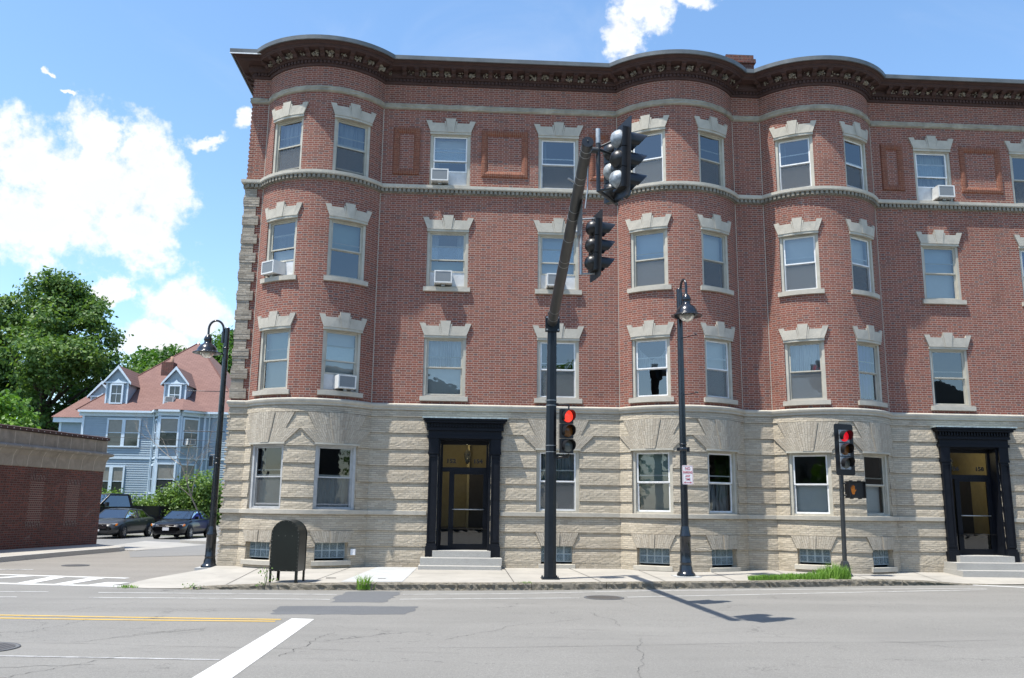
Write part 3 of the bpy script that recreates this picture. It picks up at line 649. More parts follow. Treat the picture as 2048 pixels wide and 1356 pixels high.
bld = thing('apartment_building', 'four storey red brick apartment block with three rounded bays on a buff brick ground floor', 'building', (0, 0, 0))
def rockj(u, z):
    q = math.sin(u*37.13+z*91.7)*43758.5453; a = q-math.floor(q); q = math.sin(u*11.7+z*29.3)*24634.63; b = q-math.floor(q); return (a*.6+b*.4)
def wall_rows(rows, name, mat, step=.15, rock=False):
    """rows: list of (z_hi, z_lo, p_hi, p_lo) drawn top down; openings are cut out"""
    m = MB()
    zs_open = sorted({z for o in openings for z in o[2:]})
    for zh, zlw, ph, pl in rows:
        cuts = [zh]+sorted([z for z in zs_open if zlw+1e-4 < z < zh-1e-4], reverse=True)+[zlw]
        for za, zb in zip(cuts, cuts[1:]):
            t = lambda z: ph+(pl-ph)*(zh-z)/(zh-zlw) if zh != zlw else pl
            for sg, us in ubreaks(step=step):
                if rock and sg[0] != 'arc': n_ = max(1, int((sg[2]-sg[1])/.085)); us = [sg[1]+(sg[2]-sg[1])*i/n_ for i in range(n_+1)]
                us = sorted(set(us+[e for o in openings if o[2] < (za+zb)/2 < o[3] or abs(za-zb) < 1e-5 for e in o[:2] if sg[1] < e < sg[2]]))
                for ua, ub_ in zip(us, us[1:]):
                    mu = (ua+ub_)/2; mz = (za+zb)/2
                    if any(o[0] < mu < o[1] and o[2] < mz < o[3] for o in openings): continue
                    def pj(u, z):
                        p = t(z)
                        return p+(rockj(u, round(z, 3))-.45)*.010 if rock and .0125 < p < .0335 else p
                    A, B, C_, D_ = F(ua, pj(ua, za), za, sg), F(ub_, pj(ub_, za), za, sg), F(ub_, pj(ub_, zb), zb, sg), F(ua, pj(ua, zb), zb, sg)
                    m.quad(D_, C_, B, A, [(ua, zb), (ub_, zb), (ub_, za), (ua, za)])
            
    return m.build(name, mat, bld)
wall_rows([(13.95, 4.3, 0, 0)], 'brick_wall', M['brick'])
G_ = [4.24, 4.0, 3.555, 3.115, 2.665, 2.215, 1.78, 1.36, .94, .535, .145]
rows = []
for i, (a, b) in enumerate(zip(G_, G_[1:])):
    if a > 1.5 > b:  # interrupted by the sill band
        pass
    mid = b+(a-b)*.5
    h_ = (a-b)/8; rows += [(a, a-.02, .004, .004), (a-.02, a-2*h_, .006, .010), (a-2*h_, a-3*h_, .010, .018), (a-3*h_, a-4*h_, .018, .024), (a-4*h_, a-5*h_, .024, .026), (a-5*h_, a-6*h_, .026, .028), (a-6*h_, a-7*h_, .028, .031), (a-7*h_, b, .031, .034), (b, b-.0001, .034, .004)]
rows += [(.145, -.3, .03, .03)]
wall_rows(rows, 'ground_floor_wall', M['buff'], rock=True, step=.1)
# reveals
def reveal(o_, parent):
    u0, u1, z0, z1 = o_; g = z1 < 4; mm = MB(); ps = .02 if g else 0; D = .42 if z0 < 0 else .15
    nseg = 6 if seg_at((u0+u1)/2)[0] == 'arc' else 1
    for ua in (u0, u1):
        a, b, c, d = F(ua, ps, z0), F(ua, -D, z0), F(ua, -D, z1), F(ua, ps, z1); uvx = [(ua, z0), (ua+.14, z0), (ua+.14, z1), (ua, z1)]
        mm.quad(a, b, c, d, uvx) if ua == u0 else mm.quad(d, c, b, a, uvx[::-1])
    for za in (z0, z1):
        for k in range(nseg):
            ua, ub2 = u0+(u1-u0)*k/nseg, u0+(u1-u0)*(k+1)/nseg
            mm.quad(F(ua, ps, za), F(ub2, ps, za), F(ub2, -D, za), F(ua, -D, za), [(ua, 0), (ub2, 0), (ub2, .14), (ua, .14)])
    o = mm.build('reveal', M['buff'] if g else M['brick'], parent)
    if parent is not bld: o.matrix_parent_inverse = parent.matrix_world.inverted()
    return o
for dx in DOORS: reveal((ux(dx-.72), ux(dx+.72), -.3, 3.45), bld)

def sweep(name, prof, mat, step=.15, skip_doors=False, mats=None, jitter=0, clip=None):
    """prof: list of (p, z) from bottom to top, swept along the facade"""
    m = MB(); rnd = random.Random(5)
    for sg, us in ubreaks(step=step):
        if jitter and sg[0] != 'arc':
            n = int((sg[2]-sg[1])/.12)+1; us = [sg[1]+(sg[2]-sg[1])*i/n for i in range(n+1)]
        if clip: us = sorted(set(us+[e for e in clip if sg[1] < e < sg[2]]))
        cache = {}
        def pt(u, k):
            if (u, k) not in cache:
                p, z = prof[k]; j = jitter if 0 < k < len(prof)-1 else 0
                cache[(u, k)] = F(u, max(.0, p+rnd.uniform(-j, j)), z+rnd.uniform(-j, j)*.4, sg)
            return cache[(u, k)]
        for ua, ub_ in zip(us, us[1:]):
            if clip and not clip[0] < (ua+ub_)/2 < clip[1]: continue
            for k in range(len(prof)-1):
                m.quad(pt(ua, k), pt(ub_, k), pt(ub_, k+1), pt(ua, k+1), [(ua, prof[k][1]), (ub_, prof[k][1]), (ub_, prof[k+1][1]), (ua, prof[k+1][1])])
    return m.build(name, mat, bld)
sweep('lower_belt_course', [(.0, 4.19), (.05, 4.19), (.05, 4.24), (.085, 4.27), (.095, 4.31), (.095, 4.335), (.06, 4.36), (0, 4.37)], M['lime'])
_e = [-YB]+[e for dx in DOORS for e in (ux(dx-1.0), ux(dx+1.0))]+[SEG[-1][2]]
for _a, _b in zip(_e[::2], _e[1::2]): sweep('sill_band', [(.0, 1.36), (.07, 1.36), (.075, 1.465), (0, 1.474)], M['lime'], clip=(_a, _b))
sweep('upper_belt_course', [(.0, 10.59), (.12, 10.59), (.135, 10.62), (.135, 10.70), (0, 10.725)], M['lime'])
sweep('frieze_band', [(.0, 13.07), (.03, 13.075), (.055, 13.11), (.05, 13.16), (.06, 13.20), (.03, 13.25), (0, 13.255)], M['limedark'], jitter=.012)
def blocks(name, z0, z1, p0, p1, pitch, wdt, mat, umin=-YB+.2, parent=None):
    m = MB()
    for sg in SEG:
        n = max(1, round((sg[2]-sg[1])/pitch)); q = (sg[2]-sg[1])/n
        for i in range(n):
            u = sg[1]+(i+.5)*q
            if u < -4: continue
            t, nn = frame(u); c = F(u, 0, 0, sg); M4 = Matrix(((t.x, nn.x, 0, c.x), (t.y, nn.y, 0, c.y), (0, 0, 1, 0), (0, 0, 0, 1)))
            m.box(-wdt/2, wdt/2, p0, p1, z0, z1, 0, M4)
    return m.build(name, mat, parent or bld)
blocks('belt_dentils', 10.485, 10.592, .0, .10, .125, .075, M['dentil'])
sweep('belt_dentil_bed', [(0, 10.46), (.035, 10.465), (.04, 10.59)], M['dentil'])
# cornice
cor = sweep('cornice', [(0, 13.84), (.035, 13.85), (.05, 13.90), (.055, 14.0), (.12, 14.01), (.12, 14.04), (.14, 14.05), (.14, 14.215), (.42, 14.22), (.44, 14.25), (.455, 14.255), (.455, 14.30), (.48, 14.31), (.51, 14.33), (.545, 14.375), (.565, 14.40), (.57, 14.42)], M['browncornice'])
co = sweep('roof_coping', [(.56, 14.355), (.60, 14.36), (.605, 14.478), (.58, 14.488), (-.1, 14.50)], M['flashing']); 
b_ = blocks('cornice_dentils', 13.915, 13.995, .05, .10, .105, .062, M['browncornice'])
m = MB(); mc = MB(); rnd = random.Random(9)
for sg in SEG:
    k, u0, u1, D = sg
    if k == 'side': us = [-.1-.36*i for i in range(1, 12)]
    elif k == 'arc': pp = (u1-u0)/2; n = 11; us = [u0+(u1-u0)*(i+.5)/n for i in range(n)]
    else:
        lo, hi = u0+(0.40 if u0 > 0 else .05), u1-.36; n = max(1, round((hi-lo)/.36)); us = [lo+(hi-lo)*(i+.5)/n for i in range(n)] if hi-lo > .2 else []
    for i, u in enumerate(us):
        t, nn = frame(u); c = F(u, 0, 0, sg); M4 = Matrix(((t.x, nn.x, 0, c.x), (t.y, nn.y, 0, c.y), (0, 0, 1, 0), (0, 0, 0, 1)))
        prof = [(.13, 14.05), (.20, 14.055), (.235, 14.085), (.26, 14.13), (.34, 14.15), (.385, 14.175), (.39, 14.225), (.13, 14.225)]
        m.prism(prof, lambda a, b, d: M4 @ Vector((d, a, b)), -.062, .062)
        m.box(-.078, .078, .13, .41, 14.20, 14.222, 0, M4)
        if k != 'side':
            du = (us[1]-us[0])/2 if len(us) > 1 else .18
            heavy = rnd.random() < (.85 if k == 'arc' and us[0] < 6 else .45)
            for q in range(34 if heavy else 8):   # acanthus carving between the brackets
                a = rnd.uniform(-.09, .09)+du*(1.1 if k == 'arc' else 1); b = rnd.uniform(.15, .24); z = rnd.uniform(14.06, 14.2); s_ = rnd.uniform(.013, .036)
                o_ = Vector((a, b, z)); v1 = Vector((rnd.gauss(0, 1), rnd.gauss(0, 1), rnd.gauss(0, 1))).normalized()*s_*1.5; v2 = v1.orthogonal().normalized()*s_; v3 = v1.cross(v2).normalized()*s_*.6
                P = [M4 @ (o_+x) for x in (v1, -v1, v2, -v2, v3, -v3)]
                mc.add(P, [(0, 2, 4), (2, 1, 4), (1, 3, 4), (3, 0, 4), (2, 0, 5), (1, 2, 5), (3, 1, 5), (0, 3, 5)])
m.build('cornice_brackets', M['browncornice'], bld); mc.build('cornice_carving', M['carving'], bld)
# white trim piece under the coping on the left corner
m = MB(); m.box(XL-.60, XL+.42, -.604, -.59, 14.325, 14.357); m.build('loose_flashing_strip', M['whitemetal'], bld)
# roof, rear and right walls, floors, room backs
m = MB()
for sg, us in ubreaks():
    if sg[0] == 'side': continue
    for a, b in zip(us, us[1:]):
        A, B = F(a, .3, 14.44, sg), F(b, .3, 14.44, sg); m.quad(A, B, (B.x, YB, 14.44), (A.x, YB, 14.44))
m.build('roof', M['roofgravel'], bld)
m = MB(); m.quad((XR, 0, -.3), (XR, YB, -.3), (XR, YB, 14.4), (XR, 0, 14.4), [(0, 0), (14, 0), (14, 14.5), (0, 14.5)]); m.quad((XR, YB, -.3), (XL, YB, -.3), (XL, YB, 14.4), (XR, YB, 14.4), [(0, 0), (28, 0), (28, 14.5), (0, 14.5)])
m.build('rear_wall', M['brick'], bld)
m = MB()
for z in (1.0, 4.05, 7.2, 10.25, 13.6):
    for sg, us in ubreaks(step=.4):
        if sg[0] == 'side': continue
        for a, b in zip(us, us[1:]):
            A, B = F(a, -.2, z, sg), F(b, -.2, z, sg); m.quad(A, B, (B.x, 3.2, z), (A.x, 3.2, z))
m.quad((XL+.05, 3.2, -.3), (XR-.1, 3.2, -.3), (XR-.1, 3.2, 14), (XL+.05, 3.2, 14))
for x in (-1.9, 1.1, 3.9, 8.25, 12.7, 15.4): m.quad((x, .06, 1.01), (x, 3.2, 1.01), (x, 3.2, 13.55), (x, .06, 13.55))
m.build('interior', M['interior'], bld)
# lintels, fans, panels
def LP(us, w):   # lintel pieces scaled for half width
    return us
def lintel(uc, hw, z, parent):
    k = hw/.59; m = MB()
    pcs = []
    for sgn in (-1, 1):
        pcs += [((.59, .46, .56, .725, .35), .05, sgn), ((.46, .13, .19, .545, .275), .047, sgn), ((.13, .09, .15, .19, .335), .05, sgn)]
    for (b0, b1, t1, t0, h), p, sg_ in pcs:
        pts = [(sg_*b0*k, 0), (sg_*b1*k, 0), (sg_*t1*k, h), (sg_*t0*k, h)]
        if sg_ > 0: pts = pts[::-1]
        m.prism(pts, lambda a, b, d: F(uc+a, d, z+b), -.02, p)
    m.prism([(-.09*k, -.003), (.09*k, -.003), (.15*k, .42), (-.15*k, .42)], lambda a, b, d: F(uc+a, d, z+b), -.02, .062)
    o = m.build('lintel', M['lime'], parent); return o
def slab(u0, u1, z0, z1, p0, p1, name, mat, parent, n=6):
    m = MB(); us = [u0+(u1-u0)*i/n for i in range(n+1)]
    for a, b in zip(us, us[1:]):
        m.quad(F(a, p1, z0), F(b, p1, z0), F(b, p1, z1), F(a, p1, z1)); m.quad(F(a, p1, z1), F(b, p1, z1), F(b, p0, z1+.012), F(a, p0, z1+.012)); m.quad(F(a, p0, z0), F(b, p0, z0), F(b, p1, z0), F(a, p1, z0))
    for u in (u0, u1): m.quad(F(u, p0, z0), F(u, p1, z0), F(u, p1, z1), F(u, p0, z1))
    return m.build(name, mat, parent)
FR = {'beige': 'beige', 'white': 'white', 'gray': 'grayframe'}
def boxes(name, mat, parent, L):
    m = MB()
    for b in L: m.box(*b)
    return m.build(name, mat, parent)
ACS = []
def make_window(w, i):
    u0, u1, z0, z1 = w['u0'], w['u1'], w['z0'], w['z1']; A, B = F(u0, -.035, z0), F(u1, -.035, z0); c = (A+B)/2; t = (B-A).normalized(); hw = (B-A).length/2; H = z1-z0
    g = w['kind'] == 'ground'; fc, upf, lof, rise, ac = w['look']; ground = g
    cas = .075; m = MB(); d0, d1 = (.0, .16)
    cm = M['beige'] if fc != 'gray' else M['grayframe']
    top = .09
    # casing
    for s_ in (-1, 1): m.box(min(s_*hw, s_*(hw-cas)), max(s_*hw, s_*(hw-cas)), d0, d1, 0, H); m.box(min(s_*(hw-cas), s_*(hw-cas-.02)), max(s_*(hw-cas), s_*(hw-cas-.02)), d0+.035, d1, .0, H)
    m.box(-hw+cas, hw-cas, d0, d1, H-top, H); m.box(-hw+cas, hw-cas, d0+.01, d1, 0, .05)
    m.box(-hw-.0, hw+.0, d0-.03, d0-.003, H-.045, H-.004)
    win = m.build('window', cm, bld); win.matrix_world = Matrix(((t.x, -t.y, 0, c.x), (t.y, t.x, 0, c.y), (0, 0, 1, z0), (0, 0, 0, 1)))
    X = hw-cas-.02; zb, zt = .05, H-top; zm = zb+(zt-zb)*.5; st = .042; sm = M['white'] if fc == 'white' else M[FR[fc]]
    yu, yl = .075, .045   # outer (upper) and lower sash planes: upper sash sits outside
    yU, yL = .05, .085
    boxes('sash', sm, win, [(-X, -X+st, yU, yU+.03, zm-.02, zt), (X-st, X, yU, yU+.03, zm-.02, zt), (-X+st, X-st, yU, yU+.03, zt-st, zt), (-X+st, X-st, yU-.003, yU+.03, zm-.02, zm+.015)])
    m = MB(); m.quad((-X+st, yU+.015, zm+.015), (X-st, yU+.015, zm+.015), (X-st, yU+.015, zt-st), (-X+st, yU+.015, zt-st)); m.build('pane', M['glass_low' if g else 'glass'], win)
    lz = zb+rise*(zm-zb) if not ac else zb+.42
    lt = min(lz+(zm-zb)+.0, zt-.1)
    boxes('sash', sm, win, [(-X, -X+st, yL, yL+.03, lz, lt), (X-st, X, yL, yL+.03, lz, lt), (-X+st, X-st, yL, yL+.03, lz, lz+st), (-X+st, X-st, yL, yL+.03, lt-st, lt-.0)])
    scr = lof.startswith('screen'); gm = M['screen'] if scr else M['glass_low' if g else 'glass']
    m = MB(); 
    m.quad((-X+st, yL+.015, lz+st), (X-st, yL+.015, lz+st), (X-st, yL+.015, lt-st), (-X+st, yL+.015, lt-st)); m.build('pane', gm, win)
    if scr or rise > .05 and not ac:
        m = MB(); m.quad((-X, yU+.02, zb), (X, yU+.02, zb), (X, yU+.02, zm-.02), (-X, yU+.02, zm-.02)); m.build('insect_screen', SCREEN, win)
        boxes('screen_frame', sm, win, [(-X, -X+.022, yU+.002, yU+.019, zb, zm-.02), (X-.022, X, yU+.002, yU+.019, zb, zm-.02), (-X+.022, X-.022, yU+.002, yU+.019, zb, zb+.022)])
    if i % 3 != 1:   # storm sash rail seen through the upper pane
        zz = zm+(.16 if i % 2 else .28); boxes('storm_rail', sm, win, [(-X+st, X-st, yU+.035, yU+.05, zz, zz+.03)])
    # blinds and curtains
    def drape(mat, za, zb2, xa=-X, xb=X, y=.24, wavy=True, name='blind'):
        m = MB(); n = 28 if wavy else 1
        ys = [y+(.02*math.sin(k*1.9+i)+.008*math.sin(k*.7) if wavy else 0) for k in range(n+1)]
        for k in range(n):
            a, b = xa+(xb-xa)*k/n, xa+(xb-xa)*(k+1)/n; m.quad((a, ys[k], za), (b, ys[k+1], za), (b, ys[k+1], zb2), (a, ys[k], zb2))
        m.build(name, mat, win)
    def fill(f, za, zb2):
        if f in ('dark', 'screen'): 
            if (i*7) % 3 == 0 and f == 'dark': drape(M['curtain_grey'], za, zb2, -X, -X+.16, name='curtain')
            return
        if f == 'screen_pale': return drape(M['blind_white'], za, zb2, wavy=False)
        if f == 'half_grey': return drape(M['curtain_grey'], za, za+(zb2-za)*.62, wavy=False)
        if f == 'half_dark': drape(M['curtain_white'], za, zb2, -X, -X+.22, name='curtain'); drape(M['curtain_white'], za, zb2, X-.22, X, name='curtain'); return
        if f == 'swag':
            m = MB(); n = 16
            for k in range(n):
                a, b = -X+2*X*k/n, -X+2*X*(k+1)/n; q = lambda x: za+(zb2-za)*(.36+.5*(x/X)**2+.03*math.sin(x*20)); m.quad((a, .24, za), (b, .24, za), (b, .24, q(b)), (a, .24, q(a)))
            m.build('curtain', M['curtain_white'], win); return
        drape(M[f], za, zb2, wavy=f.startswith('curtain') or f == 'lace', name='curtain' if f.startswith('curtain') or f == 'lace' else 'blind')
    fill(upf, zm, zt); fill(lof, zb, zm)
    if ac:
        ax, tilt = ac
        ACS.append((win, ax, zb, X, w, sm))
        aw = .25; yy = yL+.012
        for xa_, xb_ in ((-X, ax-aw), (ax+aw, X)):
            if xb_-xa_ > .01: boxes('filler_panel', M['plywood'], win, [(xa_, xb_, yy, yy+.012, zb, lz)])
    reveal((u0, u1, z0, z1), win)
    if ground:
        pass
    else:
        uc = (u0+u1)/2; lintel(uc, (u1-u0)/2, z1+.01, win).matrix_parent_inverse = win.matrix_world.inverted()
        if w['fl'] != '4':
            slab(u0-.075, u1+.075, z0-.125, z0-.002, 0, .075, 'sill', M['lime'], win).matrix_parent_inverse = win.matrix_world.inverted()
        slab(u0-.01, u1+.01, z1-.055, z1+.008, -.04, .03, 'header_trim', M['beige'], win).matrix_parent_inverse = win.matrix_world.inverted()
    return win
t = NT('insect_screen'); _tr = t.N.new('ShaderNodeBsdfTransparent'); _df = t.N.new('ShaderNodeBsdfDiffuse'); _df.inputs[0].default_value = (.17, .18, .185, 1); _m = t.N.new('ShaderNodeMixShader'); _m.inputs[0].default_value = .35
t.L.new(_tr.outputs[0], _m.inputs[1]); t.L.new(_df.outputs[0], _m.inputs[2]); t.L.new(_m.outputs[0], t.out.inputs[0]); SCREEN = t.m
bpy.context.view_layer.update()
for i, w in enumerate(WIN):
    w['obj'] = make_window(w, i)
bpy.context.view_layer.update()
# basement glass block windows
def glassblock():
    t = NT('glass_block'); n = t.noise(26, 3, .6, dist=2.5); t.col(t.ramp(n, [(.35, (.03, .05, .065)), (.5, (.09, .135, .16)), (.68, (.28, .37, .41))]), .12); t.bump(n, .8, .01); return t.m
M['gblock'] = glassblock(); M['gmortar'] = plain('glass_block_joint', (.36, .43, .46), .5)
for (u0, u1, z0, z1) in BASE:
    A, B = F(u0, -.09, z0), F(u1, -.09, z0); c = (A+B)/2; t_ = (B-A).normalized(); hw = (B-A).length/2; H = z1-z0
    MW = Matrix(((t_.x, -t_.y, 0, c.x), (t_.y, t_.x, 0, c.y), (0, 0, 1, z0), (0, 0, 0, 1)))
    o = boxes('basement_window', M['gmortar'], bld, [(-hw, hw, .02, .06, .06, H)]); o.matrix_world = MW
    m = MB()
    n = 4
    for r_ in range(2):
        for c_ in range(n):
            x0 = -hw+.01+(2*hw-.02)*c_/n+.022; x1 = -hw+.01+(2*hw-.02)*(c_+1)/n-.022; za = .07+(H-.08)*r_/2+.018; zb = .07+(H-.08)*(r_+1)/2-.018
            m.box(x0, x1, .002, .021, za, zb)
    m.build('glass_blocks', M['gblock'], o)
    bpy.context.view_layer.update(); reveal((u0, u1, z0, z1), o)
    sl = slab(u0-.07, u1+.07, z0-.11, z0+.0, -.06, .10, 'sill', M['lime'], o); sl.matrix_parent_inverse = MW.inverted()
# voussoir fans above ground and basement windows
def fan(uc, hb, z0, z1, ht, p, parent, key=(.11, .2), bend=None):
    """splayed brick arch: bottom half width hb, top half width ht; courses radiate from below"""
    H = z1-z0; zo = hb*H/max(ht-hb, .01); m = MB(); nx = 22; nz = 5
    def pt(i, k, d): 
        s_ = -1+2*i/nx; z = H*k/nz; x = s_*(hb+(ht-hb)*k/nz); return F(uc+x, d, z0+z), (z*1.0+7, s_*(hb+ht)*.5*1.25+3)
    for i in range(nx):
        for k in range(nz):
            q = [pt(i, k, p), pt(i+1, k, p), pt(i+1, k+1, p), pt(i, k+1, p)]; m.quad(*[a for a, _ in q], [b for _, b in q])
        m.quad(pt(i, 0, 0)[0], pt(i+1, 0, 0)[0], pt(i+1, 0, p)[0], pt(i, 0, p)[0]); m.quad(pt(i, nz, p)[0], pt(i+1, nz, p)[0], pt(i+1, nz, 0)[0], pt(i, nz, 0)[0])
    for i in (0, nx):
        for k in range(nz): m.quad(pt(i, k, 0)[0], pt(i, k, p)[0], pt(i, k+1, p)[0], pt(i, k+1, 0)[0])
    if key:
        n = 4
        for i in range(n):
            for k in range(nz):
                f = lambda i_, k_, d: F(uc+(-1+2*i_/n)*(key[0]+(key[1]-key[0])*k_/nz), d, z0-.004+(H+.008)*k_/nz); g = lambda i_, k_: (H*k_/nz, (-1+2*i_/n)*(key[0]+key[1])*.5+1)
                m.quad(f(i, k, p+.022), f(i+1, k, p+.022), f(i+1, k+1, p+.022), f(i, k+1, p+.022), [g(i, k), g(i+1, k), g(i+1, k+1), g(i, k+1)])
        for i in (0, n):
            for k in range(nz): m.quad(f(i, k, p), f(i, k, p+.022), f(i, k+1, p+.022), f(i, k+1, p))
        for i in range(n): m.quad(f(i, 0, 0), f(i+1, 0, 0), f(i+1, 0, p+.022), f(i, 0, p+.022))
    return m.build('brick_arch', M['buff_fan'], parent)
for w in WIN:
    if w['kind'] == 'ground':
        uc = (w['u0']+w['u1'])/2; hb = (w['u1']-w['u0'])/2+.03
        fan(uc, hb, 3.2, 3.56, hb+.36, .056, bld, (.13, .2)); fan(uc, hb+.0, 3.56, 3.99, hb+.22, .050, bld, (.2, .28))
        slab(w['u0']-.03, w['u1']+.03, 3.15, 3.196, -.03, .07, 'window_hood', M['beige'], bld)
for i, (u0, u1, z0, z1) in enumerate(BASE):
    uc = (u0+u1)/2; hb = (u1-u0)/2; fan(uc, hb, z1+.002, .935, hb+.16, .054, bld, (.05, .075))
def panel(x0, x1, z0, z1, mg_=.19):
    m = MB(); u0, u1 = ux(x0), ux(x1)
    def ring(a, b, c, d, p, mi):  # frame moulding, bevelled
        i0, i1, j0, j1 = a+mg_, b-mg_, c+mg_, d-mg_; mm = mg_/2
        lv = [(0, 0), (.02, .045), (mm, .055), (mg_-.03, .03), (mg_, .0)]
        for (e0, p0), (e1, p1) in zip(lv, lv[1:]):
            o = [(a+e0, c+e0), (b-e0, c+e0), (b-e0, d-e0), (a+e0, d-e0)]; n_ = [(a+e1, c+e1), (b-e1, c+e1), (b-e1, d-e1), (a+e1, d-e1)]
            for k in range(4):
                q = [o[k], o[(k+1) % 4], n_[(k+1) % 4], n_[k]]; pp = [p0, p0, p1, p1]
                m.quad(*[F(x, pp[ii], z) for ii, (x, z) in enumerate(q)], [(x, z) for x, z in q], 0 if k % 2 else 1)
    ring(u0, u1, z0, z1, 0, 0)
    return m.build('brick_panel', [M['terra'], M['terra2']], bld)
for a in ((-2.25, -1.47), (.32, 1.69), (3.51, 4.08), (12.33, 13.02), (14.77, 16.06)): panel(a[0], a[1], 11.03, 12.5, .19 if a[1]-a[0] > .6 else .16)
for sg in SEG[2:]:
    u = sg[1]; m = MB(); q0 = F(u, .006, 4.4, sg); m.box(q0.x-.008, q0.x+.008, q0.y-.004, q0.y+.01, 4.38, 10.45); m.box(q0.x-.008, q0.x+.008, q0.y-.004, q0.y+.01, 10.74, 13.05); m.build('sealant_joint', M['lime'], bld)
# corner quoins: alternating long and short blocks, front and side face
m = MB(); z = 4.42; i = 0
while z < 10.4:
    long_ = i % 2 == 0; wdt = .40 if long_ else .31; p = .05 if long_ else .032; zt = min(z+.275, 10.45)
    for zz in np.arange(z, zt-.01, .069):
        j = random.uniform(-.008, .012); ze = min(zz+.069, zt)
        m.box(XL-p-j, XL+wdt, -p-j*.5, .03, zz, ze-.004)
        m.box(XL-p-j, XL+.03, .03, wdt, zz, ze-.004)
    z += .275; i += 1
m.build('corner_quoins', M['quoin'], bld)
m = MB(); z = 10.75; i = 0
for band, mats in ((np.arange(10.75, 13.8, .1333), 0),):
    for zz in band: m.box(XL-.022, XL+.1, -.004, .3, zz, zz+.062)
m.build('corner_brick_teeth', M['brick'], bld)
m = MB()
for zz in np.arange(-.1, 4.1, .111): m.box(XL-.05-random.uniform(0, .02), XL+.02, -.03, .3, zz, zz+.055)
m.build('corner_stone_teeth', M['buff'], bld)
# chimney on the roof
m = MB(); m.box(9.2, 10.22, 4.6, 5.6, 14.4, 17.55); m.box(9.14, 10.28, 4.54, 5.66, 17.55, 17.70); m.box(9.2, 10.22, 4.6, 5.6, 17.70, 17.88)
ch = m.build('chimney', M['darkbrick'], bld)
m = MB(); m.box(-3.05, -2.93, -.17, -.0, .32, .47); u_ = m.build('utility_box', M['utility'], bld)
_p = F(ub(0, 44.5), .07, .35); u_.location = (_p.x+2.99, _p.y+.1, 0)
